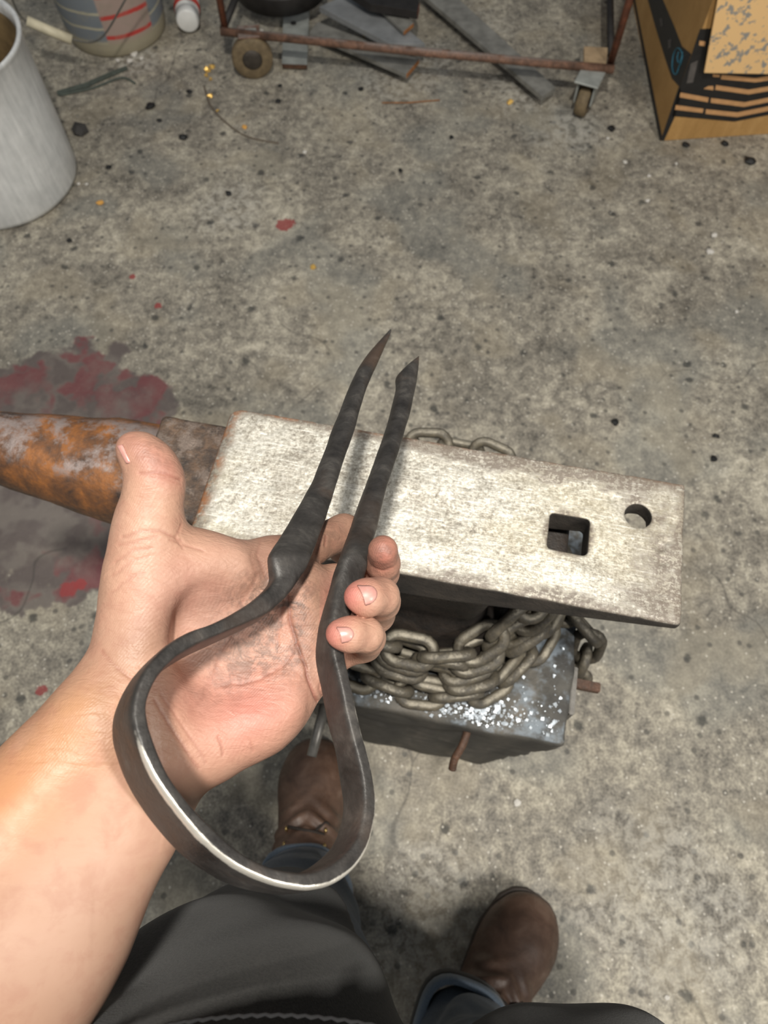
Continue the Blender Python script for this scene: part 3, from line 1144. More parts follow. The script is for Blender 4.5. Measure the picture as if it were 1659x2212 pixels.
# outer edge, inner edge, depth of the section (mm), offset of its centre, exponent
ST = [
    (841, 713, 844, 716, 2.5, 0, 2.2), (829, 726, 839, 731, 5, 0, 2.2), (809, 748, 829, 752, 8, 0, 2.2), (793, 767, 821, 770, 10, 0, 2.3), (775, 794, 810, 795, 11, 0, 2.3), (762, 821, 797, 823, 11, 0, 2.2),
    (748, 854, 784, 857, 11, 0, 2.1), (734, 891, 773, 894, 11, 0, 2.1), (718, 929, 764, 929, 11, 0, 2.1), (706, 965, 752, 965, 11, 0, 2.1),
    (691, 1003, 738, 1003, 11, 0, 2.2), (677, 1038, 727, 1038, 10.5, 0, 2.3), (660, 1068, 718, 1068, 9.5, 0, 2.5), (636, 1111, 704, 1112, 8.5, 0, 2.8),
    (611, 1152, 689, 1154, 8, 0, 3.0), (592, 1180, 678, 1184, 8, 0, 3.2), (582, 1202, 669, 1207, 8.5, 0.05, 3.4), (586, 1226, 660, 1230, 9.5, 0.15, 3.4), (592, 1246, 645, 1254, 11, 0.3, 3.4),
    (584, 1262, 628, 1280, 13, 0.4, 3.6), (563, 1282, 608, 1302, 14, 0.45, 4), (535, 1303, 580, 1324, 15, 0.5, 4.5), (495, 1327, 533, 1346, 17, 0.5, 5), (453, 1346, 487, 1366, 19, 0.5, 5),
    (403, 1365, 438, 1387, 21, 0.5, 5), (360, 1391, 396, 1411, 23, 0.5, 5), (327, 1424, 364, 1438, 25, 0.5, 5), (304, 1460, 342, 1465, 26, 0.5, 5), (290, 1498, 327, 1499, 27, 0.5, 5),
    (285, 1530, 322, 1526, 27.5, 0.5, 5), (287, 1562, 325, 1555, 28, 0.5, 5), (294, 1592, 331, 1583, 28, 0.5, 5), (311, 1640, 347, 1627, 28, 0.5, 5), (342, 1697, 374, 1682, 28, 0.5, 5),
    (388, 1760, 420, 1743, 28, 0.5, 5), (440, 1821, 472, 1795, 28, 0.5, 5), (501, 1869, 524, 1840, 27, 0.5, 5), (553, 1896, 567, 1864, 27, 0.5, 5), (605, 1914, 610, 1878, 26, 0.5, 5),
    (666, 1923, 662, 1883, 25, 0.5, 5), (723, 1911, 706, 1870, 24, 0.5, 5), (766, 1881, 741, 1845, 22, 0.5, 5), (796, 1834, 768, 1812, 20, 0.5, 5), (811, 1780, 782, 1768, 19, 0.5, 5),
    (816, 1730, 786, 1727, 18.5, 0.5, 5), (809, 1674, 781, 1676, 18.5, 0.5, 5), (796, 1617, 769, 1621, 18, 0.5, 5), (780, 1556, 753, 1560, 18, 0.5, 5), (766, 1500, 740, 1503, 18, 0.5, 5),
    (756, 1460, 731, 1462, 17.5, 0.5, 5), (748, 1420, 720, 1422, 17, 0.5, 4.5), (747, 1380, 715, 1382, 16, 0.5, 4.5), (757, 1340, 716, 1342, 15, 0.5, 4), (774, 1303, 720, 1305, 13.5, 0.45, 3.6),
    (787, 1260, 727, 1266, 12, 0.4, 3.2), (793, 1228, 732, 1230, 11, 0.25, 3), (797, 1200, 738, 1204, 10.5, 0.1, 2.8), (803, 1171, 746, 1178, 10.5, 0.05, 2.6), (811, 1140, 757, 1146, 10.5, 0, 2.4),
    (819, 1106, 769, 1110, 10.5, 0, 2.3), (831, 1060, 785, 1066, 11, 0, 2.2), (847, 1011, 803, 1017, 11, 0, 2.1), (861, 967, 819, 973, 11, 0, 2.1), (872, 932, 831, 938, 11, 0, 2.1),
    (883, 894, 843, 900, 11, 0, 2.1), (891, 854, 853, 860, 10.5, 0, 2.2), (896, 832, 858, 836, 10, 0, 2.3), (899, 816, 857, 815, 9, 0, 2.4), (901, 803, 867, 801, 7.5, 0, 2.4), (903, 787, 884, 785, 5, 0, 2.4), (904, 771, 901, 772, 2.2, 0, 2.4),
]
ST = np.array(ST, float)
S2 = smooth_path(ST, 5)
NS = 36
TV, TWEAR_GLINT, TBROWN = [], [], []
adir = -TN
nst = len(S2)
for i, (lx, ly, rx, ry, D, off, ex_) in enumerate(S2):
    A = tool_pt(lx, ly)
    B = tool_pt(rx, ry)
    D *= 0.001 * (1 + 0.25 * min(1, max(0, (1250 - ly) / 250)))
    c = (A + B) / 2 + adir * off * D
    w = np.linalg.norm(B - A) / 2
    u = (B - A) / (2 * w)
    base_i = i / 5.0
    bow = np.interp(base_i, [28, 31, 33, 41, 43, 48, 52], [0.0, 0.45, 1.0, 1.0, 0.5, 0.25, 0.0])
    for k in range(NS):
        a = 2 * math.pi * (k + 0.5) / NS
        ca, sa = math.cos(a), math.sin(a)
        xx = math.copysign(abs(ca) ** (2 / ex_), ca)
        yy = math.copysign(abs(sa) ** (2 / ex_), sa)
        TV.append(c + u * w * xx + adir * (D / 2) * yy)
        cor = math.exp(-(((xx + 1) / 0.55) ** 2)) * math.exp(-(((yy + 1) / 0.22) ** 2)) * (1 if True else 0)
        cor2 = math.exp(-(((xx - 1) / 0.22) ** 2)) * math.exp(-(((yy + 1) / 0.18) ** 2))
        TWEAR_GLINT.append(bow * cor * 1.0 + 0.34 * cor2 * np.interp(base_i, [20, 22, 50, 52], [0, 1, 1, 0]) + 0.22 * cor)  # strongest along the bow's outer rim, where the highlight is painted in
        TBROWN.append(np.interp(base_i, [0, 10, 14, 18, 30, 50, 60, 66, 71], [1, 1, .4, .15, .6, .7, .3, 1, 1]))
TV = np.array(TV)
nr = fbm(TV, 70, 2)
bowm = np.repeat(np.interp(np.arange(nst) / 5.0, [18, 21, 50, 54], [0.4, 1, 1, 0.4]), NS)
cen = TV.reshape(nst, NS, 3).mean(1).repeat(NS, 0)
dv = TV - cen
dv /= np.maximum(np.linalg.norm(dv, axis=1, keepdims=True), 1e-9)
amp = np.minimum(np.repeat(np.interp(np.arange(nst), [0, 25, nst - 25, nst - 1], [0.1, 1, 1, 0.1]), NS), 1)
TV = TV + dv * ((0.00045 * nr + 0.0004 * vnoise(TV, 38, 9)) * bowm * amp)[:, None]
TW = loc2world(TV)
TWEAR_GLINT = np.array(TWEAR_GLINT)
TBROWN = np.array(TBROWN)

base = loc2world(tool_pt(735, 1420))
tongs = thing('spring_tongs', tuple(base), 'hand forged black steel spring tongs held open in the hand', 'tongs')


def tool_piece(name, i0, i1, cap0, cap1):
    idx = np.arange(i0 * NS, i1 * NS)
    V = TW[idx]
    n = i1 - i0
    Fc = []
    for i in range(n - 1):
        for k in range(NS):
            l = (k + 1) % NS
            Fc.append((i * NS + k, i * NS + l, (i + 1) * NS + l, (i + 1) * NS + k))
    me = np_mesh(name, V, np.array(Fc))
    bm = bmesh.new()
    bm.from_mesh(me)
    bm.verts.ensure_lookup_table()
    if cap0:
        bm.faces.new([bm.verts[k] for k in range(NS)])
    if cap1:
        bm.faces.new([bm.verts[(n - 1) * NS + k] for k in range(NS)])
    bmesh.ops.recalc_face_normals(bm, faces=bm.faces)
    bm.to_mesh(me)
    bm.free()
    set_float(me, 'wear_glint', TWEAR_GLINT[idx])
    set_float(me, 'brown', TBROWN[idx])
    return adopt(link_mesh(name, me, MAT_TOOL), tongs)


i1, i2 = 19 * 5, 53 * 5
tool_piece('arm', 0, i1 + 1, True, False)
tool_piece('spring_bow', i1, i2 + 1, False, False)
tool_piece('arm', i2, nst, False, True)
# ------------------------------------------------------------------ person: hand, arm, clothes, boots
person = thing('person', (0.0, -0.15, 0.0), 'person in black apron, blue jeans and brown boots holding out a bare left hand', 'person')


def L(px, py, z):
    return lens_local(px, py, z)


HV = 0.00078
fl = Field(np.array([-0.235, -0.245, -0.448]), np.array([0.022, 0.045, -0.262]), HV)
mm = 0.001
# --- palm, bundle of metacarpals
W1, W2 = L(292, 1470, 0.326), L(372, 1628, 0.336)
fans = [((600, 1222, 0.364), 12.0), ((646, 1272, 0.367), 12.5), ((672, 1345, 0.366), 12.5), ((664, 1430, 0.362), 12.5)]
KP = 0.014
roots = [L(320, 1490, 0.338), L(340, 1535, 0.341), L(362, 1580, 0.342), L(378, 1610, 0.342)]
for (p, r), w in zip(fans, roots):
    fl.cone(w, L(*p), 0.017, r * mm, KP)
# wrist and forearm
ch_r = [(L(298, 1455, 0.327), 0.0180), (L(222, 1566, 0.318), 0.0192), (L(98, 1722, 0.310), 0.0225), (L(-90, 1905, 0.296), 0.0265), (L(-330, 2200, 0.28), 0.031)]
ch_u = [(L(352, 1652, 0.334), 0.0165), (L(268, 1785, 0.322), 0.0185), (L(152, 1998, 0.308), 0.0215), (L(62, 2128, 0.300), 0.0235), (L(-120, 2400, 0.285), 0.029)]
ch_m = [(L(318, 1550, 0.336), 0.0195), (L(240, 1690, 0.327), 0.0225), (L(112, 1872, 0.315), 0.0265), (L(-60, 2080, 0.30), 0.031), (L(-240, 2310, 0.285), 0.035)]
for chn in (ch_r, ch_u, ch_m):
    fl.chain(chn, 0.022)
# thenar eminence and thumb
fl.chain([(L(300, 1440, 0.330), 0.0185), (L(312, 1345, 0.3305), 0.0172), (L(314, 1240, 0.3305), 0.0152), (L(319, 1150, 0.329), 0.0136)], 0.012)
fl.ell(L(392, 1330, 0.3385), (0.030, 0.034, 0.0165), None, 0.014)
fl.ell(L(420, 1250, 0.3440), (0.026, 0.020, 0.0125), None, 0.014)
# web between thumb and forefinger
fl.cone(L(372, 1222, 0.338), L(560, 1222, 0.362), 0.0110, 0.0108, 0.013)
# hypothenar
fl.chain([(L(400, 1600, 0.340), 0.0170), (L(462, 1588, 0.343), 0.0168), (L(556, 1543, 0.351), 0.0162), (L(642, 1467, 0.358), 0.0130)], 0.012)
fl.ell(L(520, 1510, 0.348), (0.030, 0.022, 0.0165), None, 0.012)
# pads under the fingers
for (p, r) in (((628, 1262, 0.361), 10.5), ((650, 1330, 0.3605), 10.5), ((650, 1400, 0.358), 10.5)):
    fl.cone(L(*p), L(p[0] - 40, p[1] + 15, p[2]), r * mm, 9 * mm, 0.010)
# hollow of the palm
fl.ell(L(530, 1375, 0.3290), (0.032, 0.026, 0.0115), None, 0.018, cut=True)


def group(pts, k=0.0035):
    """separate chain field, returned with its slice"""
    A = np.array([p for p, r in pts])
    R = max(r for p, r in pts) + 0.012
    s = fl.sub(A.min(0) - R, A.max(0) + R)
    P = fl.pts(s)
    d = None
    for (a, ra), (b, rb) in zip(pts[:-1], pts[1:]):
        q = sd_cone(P, a, b, ra, rb)
        d = q if d is None else smin(d, q, k)
    return s, d


thumb = [(L(319, 1152, 0.329), 0.0136), (L(328, 1092, 0.3285), 0.0121), (L(336, 1040, 0.3275), 0.0115), (L(326, 1004, 0.3265), 0.0099), (L(304, 978, 0.3255), 0.0078), (L(285, 967, 0.325), 0.0062)]
index = [(L(585, 1222, 0.3650), 0.0115), (L(665, 1182, 0.3830), 0.0102), (L(742, 1150, 0.4000), 0.0096), (L(768, 1152, 0.412), 0.0086), (L(758, 1172, 0.424), 0.0080), (L(738, 1190, 0.430), 0.0074)]
middle = [(L(640, 1275, 0.367), 0.0118), (L(722, 1262, 0.379), 0.0098), (L(806, 1258, 0.389), 0.0090), (L(826, 1238, 0.376), 0.0080), (L(827, 1216, 0.362), 0.0078), (L(827, 1188, 0.350), 0.0071)]
ring = [(L(665, 1345, 0.366), 0.0118), (L(740, 1342, 0.374), 0.0098), (L(812, 1326, 0.370), 0.0090), (L(823, 1300, 0.346), 0.0083), (L(822, 1288, 0.331), 0.0080), (L(794, 1290, 0.3225), 0.0077), (L(778, 1289, 0.3215), 0.0068)]
pinky = [(L(655, 1432, 0.362), 0.0112), (L(720, 1412, 0.366), 0.0090), (L(787, 1392, 0.360), 0.0080), (L(793, 1378, 0.338), 0.0076), (L(790, 1371, 0.326), 0.0073), (L(754, 1370, 0.3185), 0.0071), (L(734, 1369, 0.3170), 0.0060)]
palm_F = fl.F.copy()
fing = np.full_like(fl.F, 0.5)
for g in (index, middle, ring, pinky):
    s, d = group(g)
    fing[s] = smin(fing[s], d, 0.0012)
s, d = group(thumb, 0.006)
palm_F[s] = smin(palm_F[s], d, 0.008)
fl.F = smin(palm_F, fing, 0.0075)
del palm_F, fing
# trim where the coarser forearm mesh takes over, far outside the picture
s = tuple(slice(0, n) for n in fl.n)
V, Qd = fl.mesh()
V = lap_smooth(V, Qd, 3, 0.5)
N = vert_normals(V, Qd)
hp = np.stack([CX + F * V[:, 0] / -V[:, 2], CY - F * V[:, 1] / -V[:, 2]], 1)
hz = -V[:, 2]


def seg_dist(P, line):
    d = np.full(len(P), 1e9)
    t_along = np.zeros(len(P))
    for a, b in zip(line[:-1], line[1:]):
        a = np.array(a, float)
        b = np.array(b, float)
        ab = b - a
        t = np.clip(((P - a) @ ab) / (ab @ ab), 0, 1)
        q = np.linalg.norm(P - a - t[:, None] * ab, axis=1)
        d = np.minimum(d, q)
    return d


front = N[:, 2] > 0.15
# creases: (polyline in the picture of the hand, depth mm, half width px, nearest, farthest)
CR = [
    ([(622, 1289), (626, 1336), (639, 1386), (654, 1424), (668, 1471), (685, 1513)], 0.9, 4.5, 0.33, 0.38),
    ([(612, 1300), (604, 1345), (600, 1400)], 0.35, 4, 0.33, 0.38),
    ([(640, 1395), (610, 1440), (560, 1470), (480, 1480)], 0.35, 5, 0.33, 0.38),
    ([(560, 1240), (520, 1300), (500, 1360), (470, 1440), (430, 1520)], 0.22, 7, 0.31, 0.38),
    ([(335, 1513), (369, 1572), (411, 1635), (430, 1661)], 0.40, 4, 0.29, 0.36),
    ([(348, 1500), (385, 1555), (430, 1620), (446, 1650)], 0.28, 4, 0.29, 0.36),
    ([(222, 1408), (250, 1440), (278, 1462), (300, 1470)], 0.4, 4, 0.29, 0.36),
    ([(300, 1022), (340, 1020), (388, 1034)], 0.55, 4, 0.29, 0.36),
    ([(320, 1030), (360, 1034), (388, 1046)], 0.3, 3.5, 0.29, 0.36),
    ([(262, 1160), (300, 1146), (345, 1146), (392, 1168)], 0.45, 4, 0.29, 0.36),
    ([(258, 1180), (310, 1165), (340, 1160)], 0.3, 4, 0.29, 0.36),
    ([(250, 1215), (290, 1190), (330, 1184)], 0.3, 4, 0.29, 0.36),
    ([(244, 1245), (285, 1215), (320, 1200)], 0.25, 4, 0.29, 0.36),
    ([(240, 1280), (280, 1250), (310, 1238)], 0.25, 4, 0.29, 0.36),
    ([(365, 1165), (400, 1178), (440, 1190)], 0.35, 4, 0.29, 0.36),
    ([(392, 1130), (380, 1160), (396, 1185)], 0.3, 4, 0.29, 0.36),
    ([(470, 1589), (478, 1612), (483, 1635)], 0.5, 3, 0.3, 0.37),
    ([(540, 1600), (546, 1622)], 0.3, 3, 0.3, 0.37),
    ([(560, 1165), (556, 1200), (575, 1250)], 0.25, 4.5, 0.32, 0.38),
    ([(548, 1172), (542, 1205), (558, 1248)], 0.12, 4, 0.32, 0.38),
    ([(700, 1128), (708, 1150), (702, 1178)], 0.45, 3.5, 0.34, 0.38),
    ([(690, 1136), (697, 1156), (690, 1184)], 0.3, 3, 0.34, 0.38),
    ([(806, 1226), (828, 1234), (850, 1228)], 0.35, 3.5, 0.33, 0.375),
    ([(700, 1448), (690, 1490), (700, 1520)], 0.4, 3.5, 0.33, 0.38),
]
disp = np.zeros(len(V))
crease = np.zeros(len(V))
for line, dep, wd, z0, z1 in CR:
    m_ = front & (hz > z0) & (hz < z1)
    lo = np.min(line, 0) - 25
    hi = np.max(line, 0) + 25
    m_ &= (hp > lo).all(1) & (hp < hi).all(1)
    ii = np.where(m_)[0]
    if not len(ii):
        continue
    wob = 3.0 * vnoise(np.c_[hp[ii] * 0.05, np.zeros(len(ii))])
    dd = seg_dist(hp[ii] + wob[:, None], line)
    g_ = np.exp(-(dd / (wd * 0.72)) ** 2)
    disp[ii] -= 1.15 * dep * mm * g_
    crease[ii] = np.maximum(crease[ii], g_ * min(1, dep / 0.8))
# slight unevenness of flesh
disp += 0.00035 * vnoise(V, 110) * np.clip((hp[:, 1] < 1650), 0, 1)


def blob(px, py, rx, ry=None, rot=0.0):
    ry = ry or rx
    c, s_ = math.cos(rot), math.sin(rot)
    x = hp[:, 0] - px
    y = hp[:, 1] - py
    return np.exp(-(((x * c + y * s_) / rx) ** 2 + ((-x * s_ + y * c) / ry) ** 2))


V = V + N * disp[:, None]
col = np.tile(np.array([0.69, 0.41, 0.265]), (len(V), 1))


def paint(w, c):
    global col
    w = np.clip(w, 0, 1)[:, None]
    col = col * (1 - w) + np.array(c) * w


palm_zone = np.clip((N[:, 2] - 0.0) / 0.5, 0, 1)
paint(np.clip((hp[:, 1] - 1400) / 120, 0, 1) * np.clip((430 - hp[:, 0]) / 100, 0, 1), (0.67, 0.395, 0.245))
paint(0.9 * blob(20, 1730, 200, 110, -0.75), (0.66, 0.30, 0.115))          # tan outer forearm
paint(0.75 * blob(160, 1560, 110, 60, -0.8), (0.66, 0.34, 0.15))
paint(0.7 * blob(150, 2050, 170, 240, 0.4), (0.74, 0.48, 0.33))
paint(0.85 * blob(540, 1530, 120, 85, -0.5), (0.80, 0.32, 0.235))         # red heel of the hand
paint(0.6 * blob(430, 1500, 80, 60, 0), (0.68, 0.33, 0.24))
paint(0.6 * blob(420, 1290, 110, 90, 0), (0.68, 0.37, 0.275))
paint(0.55 * blob(620, 1380, 60, 110, 0), (0.62, 0.29, 0.19))
paint(0.7 * blob(345, 1010, 60, 40, 0.5), (0.62, 0.27, 0.19))
paint(0.7 * blob(300, 965, 60, 30, 0.4), (0.50, 0.22, 0.15))
fg = (hp[:, 0] > 690) & (hp[:, 1] > 1230) & (hp[:, 1] < 1480)
paint(0.9 * fg * blob(752, 1285, 48, 48), (0.80, 0.27, 0.21))
paint(0.9 * fg * blob(712, 1370, 40, 48), (0.80, 0.29, 0.22))
paint(0.6 * fg * blob(828, 1300, 40, 30), (0.70, 0.42, 0.28))
paint(0.6 * fg * blob(800, 1365, 50, 40), (0.72, 0.44, 0.29))
paint(0.9 * blob(828, 1195, 45, 55) * (hp[:, 0] > 780), (0.52, 0.19, 0.13))
paint(0.75 * blob(690, 1150, 110, 55, -0.25) * (hp[:, 1] < 1215), (0.40, 0.21, 0.13))  # index finger browned: grime plus shadow painted into the skin colour
paint(0.6 * blob(600, 1180, 70, 50, -0.25), (0.46, 0.25, 0.165))
paint(crease * 0.75, (0.36, 0.12, 0.08))
grime = np.clip(0.9 * blob(610, 1290, 80, 70) + 0.6 * blob(520, 1350, 70, 90, 0.5) + 0.55 * blob(560, 1420, 90, 60) + 0.5 * blob(640, 1400, 40, 90)
                + 0.5 * blob(690, 1150, 80, 40) + 0.6 * blob(828, 1200, 40, 50) + 0.4 * blob(340, 975, 60, 40) + 0.3 * blob(470, 1480, 90, 50), 0, 1)
pz = np.clip((1720 - hp[:, 1]) / 100, 0.12, 1)
Wd = loc2world(V)
me = np_mesh('body', Wd, Qd)
set_color(me, col)
set_float(me, 'grime', grime)
set_float(me, 'palm', pz)

# elbow and upper arm beyond the frame: coarser surface of the same body
el = Field((-0.36, -0.34, 0.86), (-0.06, 0.02, 1.36), 0.005)


def chw(chn):
    return [(loc2world(p), r) for p, r in chn]


elbow = np.array([-0.245, -0.165, 0.985])
shoulder = np.array([-0.205, -0.225, 1.30])
for chn in (ch_r, ch_u, ch_m):
    c2 = chw(chn)[2:]
    el.chain(c2, 0.022)
    el.cone(c2[-1][0], elbow, c2[-1][1], 0.040, 0.03)
el.cone(elbow, shoulder, 0.043, 0.055, 0.03)
V2, Q2 = el.mesh()
me2 = np_mesh('arm_rest', V2, Q2)
set_color(me2, np.tile(np.array([0.62, 0.34, 0.19]), (len(V2), 1)))
set_float(me2, 'grime', np.zeros(len(V2)))
set_float(me2, 'palm', np.full(len(V2), 0.1))
bm = bmesh.new()
bm.from_mesh(me)
n0 = len(bm.verts)
# keep only the fine surface inside the handover plane, the coarse one outside
cutp = Vector(loc2world(L(-75, 2270, 0.30)))
cutn = Vector(loc2world(L(-330, 2600, 0.29)) - loc2world(L(-75, 2270, 0.30))).normalized()
bmesh.ops.delete(bm, geom=[v for v in bm.verts if (v.co - cutp).dot(cutn) > 0.0], context='VERTS')
bm2 = bmesh.new()
bm2.from_mesh(me2)
bmesh.ops.delete(bm2, geom=[v for v in bm2.verts if (v.co - cutp).dot(cutn) < -0.006], context='VERTS')
bm2.to_mesh(me2)
bm2.free()
bm.from_mesh(me2)
bm.to_mesh(me)
bm.free()
body = adopt(link_mesh('body', me, MAT_SKIN), person)


# fingernails: plates laid on the finger surface
from mathutils.bvhtree import BVHTree
_bvh = BVHTree.FromPolygons([tuple(v) for v in Wd], [tuple(q) for q in Qd])


def fnail(tl, tr, bl, br, bulge, free):
    """corners: free-edge top / base top / free-edge bottom / base bottom, as seen; bulge rounds the cuticle"""
    NU, NW = 13, 11
    V, Fc = [], []
    tl, tr, bl, br = [np.array(p, float) for p in (tl, tr, bl, br)]
    dirn = ((tr + br) - (tl + bl)) / 2
    dirn /= np.linalg.norm(dirn)
    for i in range(NU):
        u = i / (NU - 1)
        for j in range(NW):
            w = j / (NW - 1)
            p = (tl * (1 - w) + bl * w) * (1 - u) + (tr * (1 - w) + br * w) * u
            k = 1 - (2 * w - 1) ** 2
            p = p + dirn * (bulge * k * u * u + free * k * (1 - u) ** 2)
            d = ray(*p)
            d /= np.linalg.norm(d)
            hit, nrm, _, _ = _bvh.ray_cast(Vector(CAM), Vector(d))
            if hit is None:
                return None
            lift = 0.00035 + 0.0004 * (1 - u) ** 2 - 0.0005 * (2 * w - 1) ** 6 - 0.0004 * u ** 6
            V.append(np.array(hit) + np.array(nrm) * lift)
    for i in range(NU - 1):
        for j in range(NW - 1):
            Fc.append((i * NW + j, i * NW + j + 1, (i + 1) * NW + j + 1, (i + 1) * NW + j))
    V = np.array(V).reshape(NU, NW, 3)
    for _ in range(2):
        V[1:-1, 1:-1] = 0.5 * V[1:-1, 1:-1] + 0.125 * (V[:-2, 1:-1] + V[2:, 1:-1] + V[1:-1, :-2] + V[1:-1, 2:])
    me = bpy.data.meshes.new('fingernail')
    me.from_pydata([tuple(v) for v in V.reshape(-1, 3)], [], Fc)
    o = link_mesh('fingernail', me, MAT_FNAIL)
    md = o.modifiers.new('thickness', 'SOLIDIFY')
    md.thickness = 0.0008
    md.offset = 0.0
    return adopt(o, person)


fnail((772, 1266), (802, 1265), (789, 1307), (801, 1304), 13, 3)
fnail((727, 1356), (753, 1355), (738, 1388), (753, 1386), 11, 3)
fnail((256, 964), (272, 1000), (266, 962), (281, 998), 2, 0)

# ------------------------------------------------------------------ trousers
tr = Field((-0.24, -0.40, 0.08), (0.26, 0.09, 1.08), 0.0055)
Lh, Lk, La = np.array([-0.105, -0.185, 1.0]), np.array([-0.085, -0.085, 0.62]), np.array([-0.117, -0.027, 0.165])
Rh, Rk, Ra = np.array([0.085, -0.203, 1.0]), np.array([0.120, -0.240, 0.58]), np.array([0.103, -0.200, 0.165])
tr.chain([(Lh, 0.108), (np.array([-0.088, -0.135, 0.84]), 0.100), (np.array([-0.085, -0.098, 0.70]), 0.080), (Lk, 0.070), (np.array([-0.10, -0.055, 0.40]), 0.067), (La, 0.062)], 0.03)
tr2 = Field((-0.24, -0.40, 0.08), (0.26, 0.09, 1.08), 0.0055)
tr2.chain([(Rh, 0.108), (np.array([0.105, -0.184, 0.84]), 0.099), (Rk, 0.080), (np.array([0.112, -0.222, 0.36]), 0.068), (Ra, 0.063)], 0.03)
tr.F = smin(tr.F, tr2.F, 0.02)
s = tuple(slice(0, n) for n in tr.n)
P = tr.pts(s)
tr.F = np.maximum(tr.F, 0.150 - P[..., 2]).astype(np.float32)
tr.F = np.maximum(tr.F, P[..., 2] - 1.06)
V, Qd = tr.mesh()
N = vert_normals(V, Qd)
fold = 0.0035 * vnoise(V * np.array([1.0, 1.0, 2.2]), 16) + 0.0045 * np.sin(V[:, 2] * 60 + V[:, 0] * 55 + 4 * vnoise(V, 8)) * np.exp(-((V[:, 2] - 0.20) / 0.10) ** 2) \
    + 0.004 * np.sin((V[:, 0] * 1.1 + V[:, 2] * 0.55) * 75 + 5 * vnoise(V, 7)) * np.exp(-((V[:, 2] - 0.86) / 0.16) ** 2) \
    + 0.0018 * vnoise(V, 55)
V = V + N * fold[:, None]
o = adopt(link_mesh('trousers', np_mesh('trousers', V, Qd), MAT_DENIM), person)


# apron hanging over the thighs: a cloth shell standing off the trousers
ap = Field((-0.22, -0.18, 0.55), (0.24, 0.05, 1.06), 0.003)
ap.chain([(Lh, 0.108), (np.array([-0.088, -0.135, 0.84]), 0.100), (np.array([-0.085, -0.098, 0.70]), 0.080), (Lk, 0.070), (np.array([-0.10, -0.055, 0.40]), 0.067)], 0.03)
ap2 = Field((-0.22, -0.18, 0.55), (0.24, 0.05, 1.06), 0.003)
ap2.chain([(Rh, 0.108), (np.array([0.105, -0.184, 0.84]), 0.099), (Rk, 0.080)], 0.03)
ap.F = smin(ap.F, ap2.F, 0.02)
P = ap.pts(tuple(slice(0, n) for n in ap.n))
wave = 0.0035 * vnoise(P * np.array([1.0, 1.0, 0.6]), 22) + 0.003 * np.sin((P[..., 0] * 1.0 + P[..., 2] * 0.5) * 70 + 3 * vnoise(P, 7)) * np.clip((P[..., 2] - 0.68) / 0.15, 0, 1)
sh_ = np.abs(ap.F - 0.0085 - wave) - 0.0034
lim = -0.062 + 0.32 * (P[..., 2] - 0.62)
side_ = np.where(P[..., 2] > 0.845 - 0.35 * np.clip(P[..., 0], 0, 0.2), -1.0, P[..., 0] - lim)
cutz = 0.585 + 0.15 * P[..., 0] + 0.006 * vnoise(P, 18) - P[..., 2]
ap.F = np.maximum.reduce([sh_, side_, cutz, -0.165 - P[..., 1], P[..., 2] - 1.05]).astype(np.float32)
V, Qd = ap.mesh()
V = lap_smooth(V, Qd, 2, 0.5)
adopt(link_mesh('apron', np_mesh('apron', V, Qd), MAT_APRON), person)


def ring_band(name, c, r, z0, z1, mat, tiltx=0.0, wob=0.004, thick=0.004, seed=0):
    n = 40
    prof = [(r - thick, z0 + 0.002), (r, z0), (r + 0.002, z0 + 0.004), (r + 0.003, (z0 + z1) / 2), (r + 0.001, z1 - 0.004), (r - 0.002, z1), (r - thick - 0.002, z1 - 0.003)]
    V, Fc = [], []
    for (rr, z) in prof:
        for k in range(n):
            a = 2 * math.pi * k / n
            w = wob * math.sin(3 * a + seed) + wob * 0.7 * math.sin(5 * a + 2 * seed)
            y = (rr + w) * math.sin(a)
            V.append((c[0] + (rr + w) * math.cos(a), c[1] + y, z + tiltx * y + 0.3 * w))
    m_ = len(prof)
    for i in range(m_ - 1):
        for k in range(n):
            l = (k + 1) % n
            Fc.append((i * n + k, i * n + l, (i + 1) * n + l, (i + 1) * n + k))
    me = bpy.data.meshes.new(name)
    me.from_pydata(V, [], Fc)
    return adopt(link_mesh(name, me, mat), person)


ring_band('trouser_cuff', (-0.117, -0.025), 0.0655, 0.128, 0.175, MAT_CUFF, -0.15, 0.003, 0.006, 1)
ring_band('trouser_cuff', (0.101, -0.190), 0.0670, 0.140, 0.178, MAT_APRON, -0.15, 0.003, 0.006, 2)
ring_band('trouser_cuff_lining', (0.101, -0.192), 0.0660, 0.174, 0.210, MAT_CUFF, -0.15, 0.003, 0.006, 2)

# shirt (lower torso with one short sleeve, mostly behind the camera)
sh = Field((-0.32, -0.42, 0.97), (0.28, 0.0, 1.42), 0.007)
s = tuple(slice(0, n) for n in sh.n)
P = sh.pts(s)
zc = P[..., 2]
cy = np.interp(zc, [0.98, 1.1, 1.25, 1.4], [-0.196, -0.22, -0.26, -0.275]).astype(np.float32)
rx = np.interp(zc, [0.98, 1.1, 1.25, 1.35, 1.42], [0.188, 0.178, 0.195, 0.185, 0.13]).astype(np.float32)
ryy = np.interp(zc, [0.98, 1.1, 1.25, 1.35, 1.42], [0.146, 0.132, 0.120, 0.11, 0.09]).astype(np.float32)
kk = np.sqrt(((P[..., 0] + 0.045) / rx) ** 2 + ((P[..., 1] - cy) / ryy) ** 2)
d = (kk - 1) * ryy
d2 = sd_cone(P, shoulder + np.array([0.04, 0, 0.04]), shoulder * 0.5 + elbow * 0.5, 0.062, 0.060)
d = smin(d, d2, 0.04)
d = np.maximum(d, 0.990 - 0.04 * P[..., 0] - zc)
d = np.maximum(d, zc - 1.40)
sh.F = d.astype(np.float32)
V, Qd = sh.mesh()
V = V + vert_normals(V, Qd) * (0.004 * vnoise(V, 14) + 0.002 * vnoise(V, 40))[:, None]
